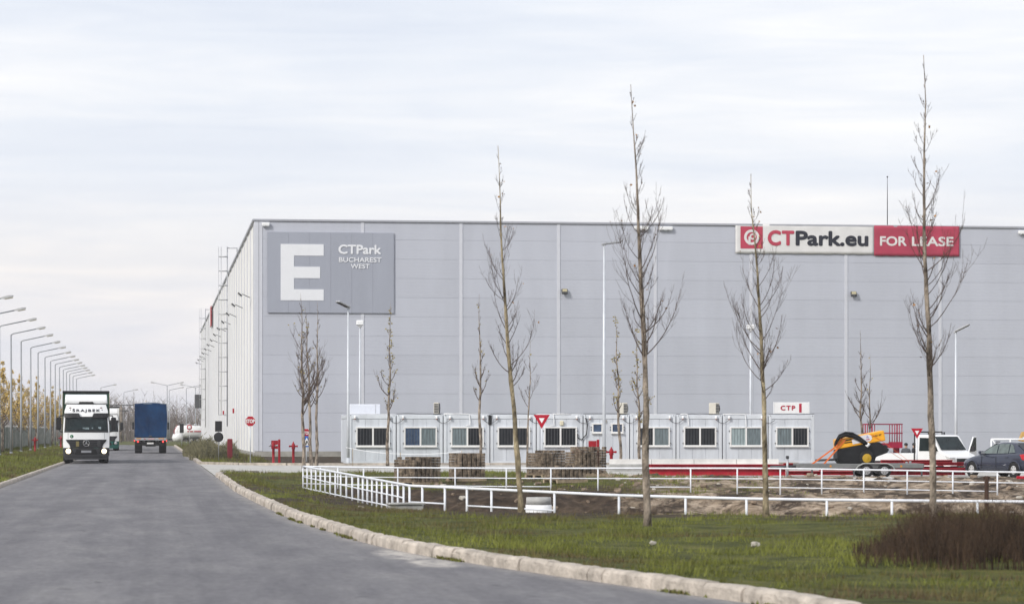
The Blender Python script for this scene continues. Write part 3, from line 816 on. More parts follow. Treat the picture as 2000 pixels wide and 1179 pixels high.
    if k == 4: MB().box((.1, -.06, 2.2), (.2, .12, .26), ch=.03).build('outdoor_light', mat('cream plastic', (.62, .58, .44), .5), c)
    if k == 5:
        MB().tube([(-w / 2 + .10, -.06, 2.5), (-w / 2 + .2, -.08, 2.1), (-w / 2 + .15, -.08, 1.6), (-w / 2 - .12, -.09, 1.3), (-w / 2 - .32, -.07, 1.4), (-w / 2 - .34, -.05, 1.62)], .03, 6).build('cable', m_black, c)
        MB().bx(-.12, .0, -.05, .02, 2.2, 2.4, ch=.02).build('junction_box', mat('beige plastic', (.40, .36, .30), .6), c)
    if k in (2, 4, 7, 8):
        x1 = {2: .15, 4: -.35, 7: .62 - w / 2, 8: .0}[k]; zb = {2: 2.12, 4: 2.1, 7: 2.05, 8: 2.0}[k]; x0 = {2: -w / 2, 4: .6, 7: -w / 2 + .2, 8: -w / 2}[k]
        MB().tube([(x0, -.03, H + .03), ((x0 + x1) / 2, -.03, H + .045), (x1 - .05, -.05, H + .035), (x1, -.06, H - .03), (x1 + .04, -.06, zb), (x1 - .2, -.05, zb - .06)], .024, 6).build('refrigerant_pipe', m_white, c)
# first container: side face details
# things on the roofs
def ac_unit(px, py, lab, col_, turned):
    x = facade_x(px, YC); d = YC
    o = empty('air_conditioner', (x, YC + 1.0, 2.67), turned); tag(o, lab, 'air conditioner', 'air conditioners on the container roofs'); o.scale = (.85, .85, .85)
    z1 = 2 * 0 + .75
    MB().box((0, 0, z1 / 2 + .05), (.84, .32, z1 - .02), ch=.03).build('casing', col_, o)
    MB().lathe([(.30, -.165), (.31, -.20), (.27, -.205)], 20, (-.12, 0, .42), 'y').build('fan_guard', m_dark, o)
    for i in range(6): MB().bx(-.42, -.425 - .015, -.12, .12, .14 + i * .1, .2 + i * .1).build('louvre', m_dark, o)
    for i in range(6):
        for s in (-.06, .06): MB().bx(.421, .44, s - .05, s + .05, .14 + i * .1, .21 + i * .1).build('louvre', m_dark, o)
    for s in (-.3, .3): MB().bx(s - .05, s + .05, -.2, .2, 0, .059).build('foot', m_dark, o)
m_cream = mat('cream casing', (.52, .495, .43), .5, var=.06)
ac_unit(857, 797, 'air conditioner with black slotted side on the container roof', m_cream, 1.35)
ac_unit(1223, 797, 'white air conditioner on the container roof behind the leaning trunk', m_cream, 1.75)
ac_unit(1402, 798, 'cream air conditioner on the container roof with a white bent pipe', m_cream, 1.9)
tk = empty('roof_tank', (facade_x(713, YC + 2), YC + 1.8, 2.63)); tag(tk, 'pale boxy unit behind the lamp post on the leftmost container roof', 'roof unit')
MB().bx(-.85, .82, 0, 1.6, .05, .62, ch=.03).build('casing', mat('pale panel', (.66, .69, .76), .5, var=.03), tk)
MB().bx(.55, .57, -.012, 0, .06, .6).build('panel_joint', m_galv, tk)
for s in (-.7, .7): MB().bx(s - .08, s + .08, .1, 1.5, 0, .049).build('skid', m_galv, tk)
cs = empty('roof_sign', (CX[9][0] + .02, YC + .12, 2.69)); tag(cs, 'white CTP sign with a red bar standing on the end container', 'sign')
MB().bx(-.96, .96, -.04, .04, .06, .68, ch=.012).build('board', m_white, cs)
MB().bx(-1.0, -.962, -.05, .05, .05, .7).build('frame', m_white, cs); MB().bx(.962, 1.0, -.05, .05, .05, .7).build('frame', m_white, cs)
m_ctp = mat('crimson sign vinyl', (.42, .02, .05), .5, var=.03)
text_to(MB(), 'CTP', -.61, .19, .25, .49, -.047, .06, 1.25).build('lettering', m_ctp, cs)
MB().bx(.42, .56, -.05, -.042, .12, .61).build('bar', m_ctp, cs)
for s in (-.7, .7): MB().bx(s - .04, s + .04, -.03, .03, 0, .06).build('foot', m_galv, cs)

# ------------------------------------------------------------------ railings round the pit
m_rail = mat('white railing paint', (.70, .725, .77), .5, var=.08, scale=4)
def along(lst, px):
    for a, b in zip(lst, lst[1:]):
        if a[0] <= px <= b[0]:
            t = (px - a[0]) / (b[0] - a[0]); return W(px, a[1] + (b[1] - a[1]) * t, a[2] + (b[2] - a[2]) * t)
    return W(px, lst[-1][1], lst[-1][2])
def gz(p): return float(height(np.array([p.x]), np.array([p.y]))[0])
def railing(lst, label, posts, bars, rt, extra=None):
    p0 = along(lst, lst[0][0])
    r = empty('guard_railing', (p0.x, p0.y, gz(p0))); tag(r, label, 'railing')
    P_ = [p if isinstance(p, Vector) else along(lst, p) for p in posts]
    for p in P_:
        MB().tube([(p.x, p.y, min(gz(p), p.z - .5) - .15), (p.x, p.y, p.z - rt * .5)], rt * .86, 7).build('post', m_rail, r, world=True)
    MB().tube([(p.x, p.y, p.z) for p in P_], rt, 8).build('top_rail', m_rail, r, world=True)
    for off, i0, i1 in bars:
        f = off if callable(off) else (lambda i, o=off: o)
        MB().tube([(P_[i].x, P_[i].y, P_[i].z - f(i)) for i in range(i0, i1 + 1)], rt * .62, 6).build('mid_rail', m_rail, r, world=True)
    return r
left = [FR[0].lerp(FR[1], t) for t in np.linspace(0, 1, 12)][:-1] + [FR[1].lerp(FR[2], t) for t in np.linspace(0, 1, 11)]
fposts = left + [825, 869, 912, 960, 1083, 1209, 1339, 1458, 1615, 1742, 1909, 2040, 2160]
railing(FRONT_RAIL, 'white guard railing curving round the near side of the dug pit', fposts,
        [(lambda i: .38 - .05 * i / 20, 0, 20), (lambda i: .77 - .17 * i / 20, 0, 17), (.40, 21, 23), (.42, 24, 26), (.42, 28, 33)], .034)
railing(BACK_RAIL, 'white guard railing along the far side of the dug pit before the pallets', [592, 626, 660, 710, 777, 889, 989, 1076, 1168, 1265, 1349, 1440, 1524, 1605, 1687, 1772, 1861, 1948, 2040, 2130],
        [(.34, 0, 19), (.62, 0, 7), (.62, 9, 10), (.62, 11, 17)], .030)
# ------------------------------------------------------------------ trees
m_bark = mat('grey brown bark', (.12, .095, .075), .95, var=.6, scale=6, bump=.9, bscale=30, stretch=(1, 1, .5), rgb2=(.25, .21, .17))
m_barkp = mat('pale olive bark', (.12, .098, .066), .95, var=.6, scale=5, bump=.9, bscale=30, stretch=(1, 1, .5), rgb2=(.27, .225, .145))
m_twig = mat('twig bark', (.085, .060, .048), .9, var=.3, scale=3)
m_leafb = mat('dry orange leaf', (.33, .17, .05), .8, var=.35, scale=4)
m_leafy = mat('yellow autumn leaf', (.56, .42, .14), .8, var=.25, scale=.8, rgb2=(.50, .34, .09))
m_leafo = mat('olive autumn leaf', (.27, .22, .07), .8, var=.35, scale=3)
def curve_branch(rnd, p, az, out_ang, L_, n=7, up=.75, wob=.12):
    pts = [p.copy()]; ang = out_ang
    a = az
    for i in range(n):
        t = (i + 1) / n
        ang = out_ang * (1 - up * t) + (rnd.random() - .5) * wob
        a += (rnd.random() - .5) * .35
        d = Vector((math.sin(ang) * math.cos(a), math.sin(ang) * math.sin(a), math.cos(ang)))
        pts.append(pts[-1] + d * (L_ / n))
    return pts
def make_tree(name, label, trunk, r0, crown0, spread, nb, seed, leaves=20, leaf_mat=None, leaf_size=.05, bark=None, sub=5, tip=.006, group=None, loc=None, twig_r=1.0, base_spread=1.0):
    rnd = random.Random(seed)
    base = trunk[0]
    t0 = empty(name, base if loc is None else loc); tag(t0, label, 'tree', group)
    pts = [p - base for p in trunk]
    # resample and roughen the trunk
    ln = [0.0]
    for a, b in zip(pts, pts[1:]): ln.append(ln[-1] + (b - a).length)
    Lt = ln[-1]; fine = []
    nseg = max(14, int(Lt / .28))
    def atl(s):
        s = min(max(s, 0), Lt)
        for i in range(len(pts) - 1):
            if s <= ln[i + 1] + 1e-9:
                return pts[i].lerp(pts[i + 1], (s - ln[i]) / max(ln[i + 1] - ln[i], 1e-9))
        return pts[-1].copy()
    rad = lambda s: max(tip, r0 * max(0.0, 1 - s / Lt) ** .85)
    for i in range(nseg + 1):
        s = Lt * i / nseg; p = atl(s); j = rad(s) * .35
        fine.append(p + Vector(((rnd.random() - .5) * j, (rnd.random() - .5) * j, 0)))
    rr = [rad(Lt * i / nseg) * (1 + .22 * (rnd.random() - .4) + (.55 if i == 0 else 0) * .5) for i in range(nseg + 1)]
    fine[0].z -= .12
    MB().tube(fine, rr, 9).build('trunk', bark or m_bark, t0, fixn=False)
    cm = MB(); ends = []
    for k in range(nb):
        f = crown0 + (.97 - crown0) * min(1, max(0, (k + rnd.gauss(.5, .9)) / nb)) ** 1.15
        s = f * Lt; p = atl(s)
        az = rnd.random() * 6.283
        u = (f - crown0) / (1 - crown0)
        L_ = spread * 2.3 * (1 - u) ** 1.35 * (.25 + 1.0 * rnd.random() ** 1.2) + .08
        if u < .12: L_ *= .8 * base_spread
        rb = max(.0042, rad(s) * (.24 + .12 * rnd.random()))
        bp_ = curve_branch(rnd, p, az, math.radians(38 + 26 * rnd.random()) * (1 if u < .8 else .7), L_, up=.65 + .3 * rnd.random())
        cm.tube(bp_, [max(.004, rb * (1 - .82 * i / (len(bp_) - 1))) * twig_r for i in range(len(bp_))], 5, caps=False)
        ends.append(bp_[-1])
        for q in range(int(sub * (.5 + L_ / (spread * 2.3)))):
            i0 = rnd.randint(2, len(bp_) - 2)
            sp = curve_branch(rnd, bp_[i0], az + (rnd.random() - .5) * 3.2, math.radians(24 + 34 * rnd.random()), L_ * (.2 + .4 * rnd.random()), 4, .6, .3)
            cm.tube(sp, [max(.0026, rb * .32 * (1 - .7 * i / 4)) * twig_r for i in range(len(sp))], 4, caps=False)
            ends += [sp[-1], sp[2]]
            for w in range(2):
                i1 = rnd.randint(1, 3)
                tp = curve_branch(rnd, sp[i1], rnd.random() * 6.28, math.radians(25 + 40 * rnd.random()), L_ * (.08 + .12 * rnd.random()), 2, .4, .3)
                cm.tube(tp, [.0026 * twig_r, .0022 * twig_r, .0016 * twig_r], 3, caps=False)
                ends.append(tp[-1])
    cm.build('crown', m_twig, t0, fixn=False)
    if leaves:
        lm = MB()
        for k in range(leaves):
            p = rnd.choice(ends); sz = leaf_size * (.7 + .7 * rnd.random())
            a, b = Vector((rnd.random() - .5, rnd.random() - .5, rnd.random() - .5)).normalized(), Vector((rnd.random() - .5, rnd.random() - .5, rnd.random() - .9)).normalized()
            c = a.cross(b).normalized()
            p = p + a * sz * .5
            lm.add([p, p + a * sz * .5 + c * sz * .4, p + a * sz, p + a * sz * .5 - c * sz * .4 + b * sz * .1], [(0, 1, 2), (0, 2, 3)])
        tag(lm.build('leaves', leaf_mat or m_leafb, t0, fixn=False), kind='stuff')
    return t0
def trunk_px(d, pl, seed, wander=.12):
    rnd = random.Random(seed); o = []
    for i, (a, b) in enumerate(pl):
        p = W(a, d, Zat(b, d)); p.y += (rnd.random() - .5) * wander * (i > 0)
        o.append(p)
    o[0].z = gz(o[0])
    return o
make_tree('roadside_tree', 'slender bare tree leaning over the railing between two pallet stacks', trunk_px(60, [(1018, 1000), (1012, 900), (1004, 800), (995, 715), (990, 640), (986, 580), (982, 520), (978, 440), (976, 370), (972, 285)], 1), .066, .34, .62, 38, 11, 16, bark=m_barkp, group='bare trees on the verge', sub=6, twig_r=.9)
make_tree('roadside_tree', 'tall bare tree with thick grey trunk in front of the red beams edge', trunk_px(50.5, [(1264, 1031), (1262, 900), (1261, 790), (1258, 700), (1255, 600), (1250, 500), (1247, 430), (1243, 340), (1237, 250), (1232, 165)], 2), .070, .36, .74, 46, 23, 24, group='bare trees on the verge', sub=6, twig_r=.9)
make_tree('roadside_tree', 'shorter bare tree with mossy trunk below the left end of the for lease banner', trunk_px(56, [(1496, 1010), (1494, 900), (1492, 800), (1489, 720), (1486, 640), (1480, 560), (1474, 480), (1468, 410), (1466, 340)], 3), .064, .34, .70, 40, 37, 22, bark=m_barkp, group='bare trees on the verge', sub=6, twig_r=.9)
make_tree('roadside_tree', 'tallest bare tree crossing the red FOR LEASE part of the banner', trunk_px(50, [(1823, 1032), (1820, 900), (1817, 800), (1815, 720), (1812, 640), (1809, 560), (1807, 480), (1806, 400), (1806, 300), (1807, 200), (1804, 108)], 4), .068, .30, .78, 50, 41, 20, group='bare trees on the verge', sub=6, twig_r=.9)
def bg_tree(px, pyb, pxt, pyt, d, crown0, spread, nb, seed, label, leaves=40, lmat=None, r0=.085, z0=None, bs=1.0):
    b = W(px, d); z0 = gz(b) if z0 is None else z0
    t = W(pxt, d, Zat(pyt, d)); b.z = z0
    rnd = random.Random(seed)
    tr = [b.lerp(t, k / 7) + Vector(((rnd.random() - .5) * .12 * (0 < k < 7), 0, 0)) for k in range(8)]
    return make_tree('young_tree', label, tr, r0, crown0, spread, nb, seed, leaves, lmat, .10, sub=6, group='young trees by the containers', twig_r=1.7, base_spread=bs)
bg_tree(594, 915, 587, 572, 131, .30, 1.1, 34, 51, 'widest bare young tree with spreading low branches by the railing corner', 30, m_leafo, .09, bs=1.7)
bg_tree(609, 908, 596, 600, 133, .36, .7, 28, 52, 'middle bare young tree in front of the blue crossing sign', 26, m_leafo)
bg_tree(617, 905, 620, 590, 135, .38, .55, 24, 53, 'thin bare young tree standing nearest the lamp post by the leftmost container', 10, m_leafo)
bg_tree(757, 908, 763, 592, 141, .33, .55, 24, 54, 'young tree with olive leaves before the leftmost container', 150, m_leafo)
bg_tree(938, 893, 936, 575, 141, .38, .5, 24, 55, 'young tree before the container with the black cable box', 45, m_leafo)
bg_tree(1029, 900, 1036, 665, 139, .45, .6, 9, 56, 'sparse sapling just beside the near yield sign', 3, m_leafo, .06)
bg_tree(1213, 895, 1201, 615, 141, .30, .5, 22, 57, 'young tree with orange leaves beside the tall lamp post', 130, m_leafo)
bg_tree(1250, 895, 1243, 640, 141, .28, .45, 22, 58, 'young leafy tree half hidden by the thick verge trunk', 130, m_leafo)
bg_tree(1683, 900, 1680, 645, 150, .35, .6, 24, 59, 'bare young tree behind the yellow compressor', 10, m_leafo, z0=-.55)
bg_tree(1698, 900, 1699, 692, 151, .30, .75, 12, 60, 'forked bare sapling between the compressor and the lift basket', 6, m_leafo, .07, z0=-.55, bs=1.5)
# row of yellow-leaved trees along the fence
protos = []
rowY = [172, 181, 190, 199, 208, 217, 226, 236, 246, 256, 267, 279, 292, 306, 322, 340, 360]
for k, y in enumerate(rowY):
    x = -11.3 + .25 * math.sin(k * 2.1)
    lab = f'{ORD[k]} thin young tree counted from the camera along the green fence' + ('' if y < 195 else ', with yellow leaves')
    if k < 5:
        h = 6.6 + .5 * math.sin(k * 1.7)
        tr = [Vector((x, y, .2)) + Vector((.05 * math.sin(q + k), 0, h * q / 6)) for q in range(7)]
        t = make_tree('fence_tree', lab, tr, .07, .22, 1.0, 26, 70 + k, 8 if k < 2 else 1300, m_leafy, .10, sub=5, group='young trees along the green fence', twig_r=1.8)
        protos.append(t)
    else:
        t = copy_tree(protos[2 + k % 3]); t.location = (x, y, .2); t.rotation_euler = (0, 0, k * 1.3); t.scale = (1, 1, .92 + .04 * (k % 4))
        t['label'] = lab

# ------------------------------------------------------------------ street lamps
m_pole = mat('grey lamp pole', (.30, .315, .335), .5, .3, var=.08)
m_polew = mat('pale lamp pole', (.55, .58, .62), .5, .2, var=.06)
m_lens = mat('lamp diffuser', (.40, .37, .29), .25, var=.05)
def cobra(name, h, arm, double=False):
    r = empty(name)
    MB().tube([(0, 0, 0), (0, 0, h * .3), (0, 0, h)], [.10, .085, .055], 8).build('pole', m_pole, r)
    MB().lathe([(.16, 0), (.16, .03), (.11, .04), (.105, .12)], 10).build('base', m_pole, r)
    for s in ((1, -1) if double else (1,)):
        MB().tube([(0, 0, h - .04), (s * .12, 0, h + .06), (s * arm, 0, h + .06 + arm * .2)], .045, 6).build('arm', m_pole, r)
        M_ = Matrix.Translation((s * (arm + .3), 0, h + .06 + arm * .2 + .06)) @ Matrix.Rotation(-s * .19, 4, 'Y')
        hd = MB()
        vv = []; ff = []
        for i, (xx, ww, z0, z1) in enumerate(((-.34, .04, -.03, .04), (-.13, .10, -.05, .07), (.13, .12, -.05, .085), (.32, .08, -.04, .06), (.38, .03, -.02, .03))):
            vv += [(s * xx, -ww, z0), (s * xx, ww, z0), (s * xx, ww * .7, z1), (s * xx, -ww * .7, z1)]
        for i in range(4):
            for k in range(4): ff.append((i * 4 + k, i * 4 + (k + 1) % 4, i * 4 + 4 + (k + 1) % 4, i * 4 + 4 + k))
        ff += [(0, 1, 2, 3), (19, 18, 17, 16)]
        hd.add(vv, ff, M=M_); hd.build('lamp_head', mat('dull lamp housing', (.36, .365, .37), .6, var=.06), r)
        MB().bx(s * -.12 - .0, s * .34, -.10, .10, -.10, -.05, M=M_, ch=.03).build('diffuser', m_lens, r)
    return r
lamp0 = cobra('street_lamp', 8.4, 1.75)
dl = [153, 168, 183.5, 198.5, 213.5, 230, 244.5, 260, 274, 287, 300, 312.5, 324, 336, 350, 366]
for k, d in enumerate(dl):
    o = lamp0 if k == 0 else copy_tree(lamp0)
    o.location = (-10.0, d, .2)
    tag(o, f'{ORD[k]} single-arm street lamp counted from the camera in the row along the green fence', 'street lamp', 'street lamps along the green fence')
dbl = cobra('street_lamp', 8.4, 1.75, True)
far = [(326.5, 753, 1, 'double-arm street lamp rising just behind the blue truck'), (382, 757, 1, 'double-arm street lamp nearest the far end of the warehouse'), (330.5, 762, 0, 'single-arm street lamp just behind the blue truck edge'), (364, 758, 0, 'tall single-arm street lamp beside the white cement tank'),
       (242, 766, 0, 'single-arm street lamp between the two oncoming and leaving trucks'), (342, 792, 0, 'farthest small street lamp between the blue truck and the tank'), (367, 795, 0, 'farthest small street lamp beyond the white tank'), (197, 757, 0, 'lone street lamp rising above the white lorry'), (268, 800, 0, 'distant street lamp above the blue truck roof')]
for i, (px, py, dd, lab) in enumerate(far):
    o = (dbl if i == 0 else copy_tree(dbl)) if dd else copy_tree(lamp0)
    d = 6.6 * FPX / (HOR - py); p = W(px, min(d, 560)); s = min(d, 560) / d
    o.location = (p.x, p.y, 0); o.scale = (1, 1, 1)
    if d > 560: o.location = W(px, d)
    o['label'] = lab; o['group'] = 'far street lamps beyond the trucks'; o['category'] = 'street lamp'
def led_lamp(px, d, ytop, lab, tilt, yaw, white=False, z0=None):
    p = W(px, d); z = gz(p) if z0 is None else z0
    h = Zat(ytop, d) - z
    r = empty('lamp_post', (p.x, p.y, z)); tag(r, lab, 'lamp post')
    mp = m_polew
    MB().tube([(0, 0, 0), (0, 0, h * .35), (0, 0, h)], [.085, .075, .045], 8).build('pole', mp, r)
    MB().lathe([(.17, 0), (.17, .03), (.10, .04), (.095, .4)], 10).build('base', mp, r)
    if white:
        MB().box((0, 0, h + .05), (.42, .36, .3), ch=.04).build('camera_housing', m_white, r)
        MB().lathe([(.12, h - .2), (.10, h - .1)], 10).build('collar', m_white, r)
    else:
        M_ = Matrix.Translation((0, 0, h)) @ Matrix.Rotation(yaw, 4, 'Z') @ Matrix.Rotation(tilt, 4, 'Y')
        MB().box((.38, 0, .05), (.82, .36, .09), M=M_, ch=.03).build('lamp_head', m_galv, r)
        MB().box((.42, 0, -.003), (.62, .28, .012), M=M_).build('led_panel', mat('led glass', (.05, .05, .055), .25, var=.1), r)
        MB().box((-.02, 0, .02), (.2, .09, .1), M=M_, ch=.02).build('knuckle', m_galv, r)
    return r
led_lamp(680, 145.2, 601, 'lamp post with tilted LED head in front of the leftmost container', -.35, math.radians(215))
led_lamp(1180, 120, 478, 'tallest lamp post with a long LED head between the pallets and containers', -.14, math.radians(12))
led_lamp(1867, 141, 648, 'lamp post with tilted LED head beside the white flatbed truck', -.45, math.radians(-25), z0=0)
led_lamp(703, 162, 632, 'white camera post against the wall behind the leftmost container', 0, 0, True)
led_lamp(1466, 162, 640, 'white camera post against the wall behind the mossy tree trunk', 0, 0, True)

# ------------------------------------------------------------------ road signs, hydrants
m_sr = mat('sign red', (.36, .006, .022), .45, var=.05); m_sww = mat('sign face white', (.72, .72, .72), .45, var=.02)
m_sblue = mat('sign blue', (.02, .11, .42), .45, var=.05)
def ngon(n, r, rot=0.0): return [(r * math.cos(rot + 2 * math.pi * k / n), r * math.sin(rot + 2 * math.pi * k / n)) for k in range(n)]
def post_sign(name, px, d, lab, z0=None):
    p = W(px, d); z = gz(p) if z0 is None else z0
    o = empty(name, (p.x, p.y, z), -YAW); tag(o, lab, 'road sign'); return o, z
def stop(px, py, d, diam, lab):
    o, z = post_sign('stop_sign', px, d, lab); zc = Zat(py, d) - z
    MB().tube([(0, .03, -.1), (0, .03, zc + diam * .4)], .032, 7).build('post', m_polew, o)
    P8 = lambda r: [(a, b + zc) for a, b in ngon(8, r, math.pi / 8)]
    MB().prism(P8(diam * .54), -.02, 0, 'y').build('border', m_sww, o); MB().prism(P8(diam * .505), -.026, -.0205, 'y').build('face', m_sr, o)
    text_to(MB(), 'STOP', -diam * .42, diam * .42, zc - diam * .17, zc + diam * .17, -.03, .05).build('lettering', m_sww, o)
stop(489, 822, 150, .56, 'red STOP sign on a pale post at the warehouse corner')
stop(598, 845, 157, .50, 'smaller STOP sign above the blue sign behind the young trees')
o, z = post_sign('crossing_sign', 599, 156, 'blue square crossing sign behind the three young trees')
zc = Zat(862, 156) - z
MB().tube([(0, .03, -.1), (0, .03, zc + .3)], .03, 7).build('post', m_polew, o)
MB().bx(-.26, .26, -.02, 0, zc - .3, zc + .32, ch=.01).build('face', m_sblue, o)
MB().prism([(-.2, zc - .22), (.2, zc - .22), (.0, zc + .24)], -.027, -.021, 'y').build('triangle', m_sww, o)
MB().prism([(-.08, zc - .18), (-.02, zc - .18), (.03, zc - .02), (.08, zc - .18), (.11, zc - .16), (.04, zc + .06), (-.02, zc + .06)], -.033, -.028, 'y').build('walker', m_black, o)
def yield_sign(px, py, d, s, lab, z0=None):
    o, z = post_sign('yield_sign', px, d, lab, z0); zc = Zat(py, d) - z
    MB().tube([(0, .03, -.1), (0, .03, zc + s * .2)], .032, 7).build('post', m_polew, o)
    T = lambda k, dz=0: [(-s * .5 * k, zc + s * .43 * k + dz), (0, zc - s * .43 * k * 1.04 + dz), (s * .5 * k, zc + s * .43 * k + dz)]
    MB().prism(T(1), -.02, 0, 'y').build('face', m_sr, o)
    MB().prism(T(.36, s * .07), -.027, -.0205, 'y').build('centre', m_sww, o)
yield_sign(1058, 823, 138, .80, 'red yield sign in front of the office containers')
yield_sign(1791, 846, 127.5, .55, 'red yield sign beside the white flatbed truck cab', -.55)
o, z = post_sign('sign_backs', 427, 158, 'dark backs of a square and a round sign beside the shrub')
z1, z2 = Zat(832, 158) - z, Zat(853, 158) - z
MB().tube([(0, 0, -.1), (0, 0, z1 + .25)], .03, 7).build('post', m_galv, o)
MB().bx(-.2, .2, -.06, -.035, z1 - .3, z1 + .3).build('square_back', m_black, o)
MB().lathe([(.2, -.06), (.28, -.06), (.28, -.035), (.2, -.035)], 16, (0, 0, z2), 'y').build('round_back', m_black, o)
for px, py, d, lab in ((355, 836, 300, 'narrow dark sign back beside the far white tank'), (370, 834, 330, 'round red-edged road sign beyond the blue truck')):
    o, z = post_sign('far_road_sign', px, d, lab, 0.1); zc = Zat(py, d) - z
    MB().tube([(0, .03, 0), (0, .03, zc)], .05, 6).build('post', m_galv, o)
    if px == 355: MB().bx(-.22, .22, -.03, 0, zc - .5, zc + .5).build('board', m_black, o)
    else:
        MB().lathe([(.2, -.02), (.32, -.02), (.32, 0), (.2, 0)], 16, (0, 0, zc), 'y').build('rim', m_sr, o); MB().lathe([(.05, -.026), (.2, -.026), (.2, -.021)], 16, (0, 0, zc), 'y').build('face', m_sww, o)
m_hyd = mat('hydrant red', (.27, .008, .016), .4, var=.1)
def hydrant(p, lab, h=1.05, face=0, group='red hydrants'):
    o = empty('fire_hydrant', p, face); tag(o, lab, 'hydrant', group)
    MB().lathe([(.12, 0), (.12, .03), (.075, .04), (.072, h * .68), (.10, h * .70), (.10, h * .73), (.095, h * .9), (.06, h * .95), (.03, h), (.0301, h + .04)], 14).build('barrel', m_hyd, o)
    for s in (-1, 1): MB().lathe([(.045, 0), (.045, .11), (.058, .115), (.058, .16), (.03, .175)], 10, (0, 0, 0), 'x', M=Matrix.Translation((s * .07, 0, h * .82)) @ Matrix.Rotation(0 if s > 0 else math.pi, 4, 'Z')).build('nozzle', m_galv if h > 1.2 else m_hyd, o)
    MB().lathe([(.05, -.14), (.055, -.1), (.055, 0)], 10, (0, 0, h * .8), 'y').build('front_cap', m_hyd, o)
def gp(px, d, z=None):
    p = W(px, d); p.z = gz(p) if z is None else z; return p
hydrant(gp(534, 150), 'red hydrant under the red board at the warehouse corner', 1.25, -YAW)
hydrant(gp(573, 151), 'red hydrant standing alone beside the red board at the warehouse corner', 1.2, -YAW)
hydrant(gp(1128, 128), 'red hydrant before the near yield sign container', 1.05, -YAW)
hydrant(gp(1194, 126), 'red hydrant at the foot of the tall lamp post', 1.05, -YAW)
hydrant(Vector((-8.9, 212, .18)), 'red hydrant in the grass by the green fence', 1.15, 0)
hydrant(Vector((-8.6, 262, .18)), 'red hydrant peeking from behind the white lorry', 1.15, 0)
def red_board(px, d, ztop, side, lab):
    o = empty('hose_board', gp(px, d), -YAW); tag(o, lab, 'sign post')
    MB().bx(-.06, .06, -.04, .04, -.1, ztop, ch=.01).build('post', m_hyd, o)
    MB().bx(side * .07, side * .44, -.02, .04, ztop - .52, ztop - .06).build('board', m_hyd, o)
    MB().bx(-.09, .09, -.06, .06, -.02, .06).build('foot', m_hyd, o)
red_board(545.5, 151, 1.36, -1, 'red board on a red post between two corner hydrants')
red_board(1168, 128, 1.42, -1, 'red board on a red post between two hydrants by the containers')
sc_ = empty('fire_cabinet', gp(449, 172)); tag(sc_, 'dark red cabinet leaning by the shrub at the side wall', 'cabinet')
MB().bx(-.16, .16, -.2, .2, 0, 1.25, ch=.03).build('casing', mat('maroon enamel', (.18, .02, .03), .5), sc_); MB().bx(-.13, .13, -.22, -.201, .1, 1.15).build('door', mat('maroon enamel', (.18, .02, .03), .5), sc_)

# ------------------------------------------------------------------ green fence along the road
m_fence = mat('dark green privacy mesh', (.028, .07, .055), .8, var=.25, scale=1.2)
fe = empty('fence', (-13, 165, .2)); tag(fe, 'long dark green mesh fence with pale posts along the roadside trees', 'fence')
pm = MB(); 
for k in range(5):
    pm.bx(-.02 if k % 2 else .0, .0 if k % 2 else .02, .06 + k * .476, .06 + (k + 1) * .476 - .01, .08, 1.92)
pm.tube([(0, .05, 1.95), (0, 2.45, 1.95)], .02, 5); pm.tube([(0, .05, .06), (0, 2.45, .06)], .02, 5)
pmesh = pm.mesh('fence_panel', m_fence)
post = MB().box((0, 0, 1.05), (.09, .09, 2.1), ch=.01).mesh('fence_post', mat('pale fence post', (.42, .42, .41), .8, var=.15))
for k in range(80):
    o = link('fence_panel', pmesh, fe); o.location = (0, k * 2.5, 0)
    o = link('fence_post', post, fe); o.location = (.03, k * 2.5, 0)

# ------------------------------------------------------------------ paver stacks
m_pav = mat('brown concrete paver', (.066, .050, .037), .95, var=.45, scale=5, bump=.5, bscale=40, rgb2=(.20, .16, .12))
m_wood = mat('pallet wood', (.34, .27, .19), .9, var=.25, scale=6)
def paver_col(seed, nl):
    r = random.Random(seed); m1 = MB()
    sh = [(-.05, -.08), (.05, -.08), (.08, -.04), (.045, 0), (.08, .04), (.05, .08), (-.05, .08), (-.08, .04), (-.045, 0), (-.08, -.04)]
    for l in range(nl):
        dx, dy, a = (r.random() - .5) * .014, (r.random() - .5) * .014, (r.random() - .5) * .10
        M_ = Matrix.Translation((dx, dy, l * .1)) @ Matrix.Rotation(a, 4, 'Z')
        m1.prism(sh, .006, .096, 'z', M=M_)
    return m1
def pallet(p, rz, nx_, ny_, nl, lab, seed, ragged=2):
    o = empty('paver_pallet', p, rz); tag(o, lab, 'pallet', 'pallets of brown pavers')
    r = random.Random(seed)
    w, l = nx_ * .18 + .04, ny_ * .18 + .04
    for k in range(7): MB().bx(-w / 2 + (w - .1) * k / 6, -w / 2 + (w - .1) * k / 6 + .1, -l / 2, l / 2, .11, .13).build('deck_slat', m_wood, o)
    for s in (-1, 0, 1): MB().bx(-w / 2, w / 2, s * (l / 2 - .05) - .05, s * (l / 2 - .05) + .05, .0, .108).build('bearer', m_wood, o)
    variants = [paver_col(seed * 10 + v, nl - v % ragged).mesh('paver_column', m_pav) for v in range(4)]
    for i in range(nx_):
        for j in range(ny_):
            c = link('paver_column', r.choice(variants), o)
            c.location = ((i - (nx_ - 1) / 2) * .18, (j - (ny_ - 1) / 2) * .18, .132 + 0); c.rotation_euler = (0, 0, (r.random() - .5) * .1 + (math.pi if r.random() < .5 else 0))
pallet(gp(815, 100.5), .55, 7, 7, 9, 'tidy high stack of brown pavers, first pallet from the railing corner', 1)
pallet(gp(912, 102), .25, 6, 6, 9, 'square paver stack behind the back railing, second from the railing corner', 2, 1)
pallet(gp(1066, 103), .5, 6, 6, 9, 'long paver stack just beside the leaning tree, behind the low stack', 3)
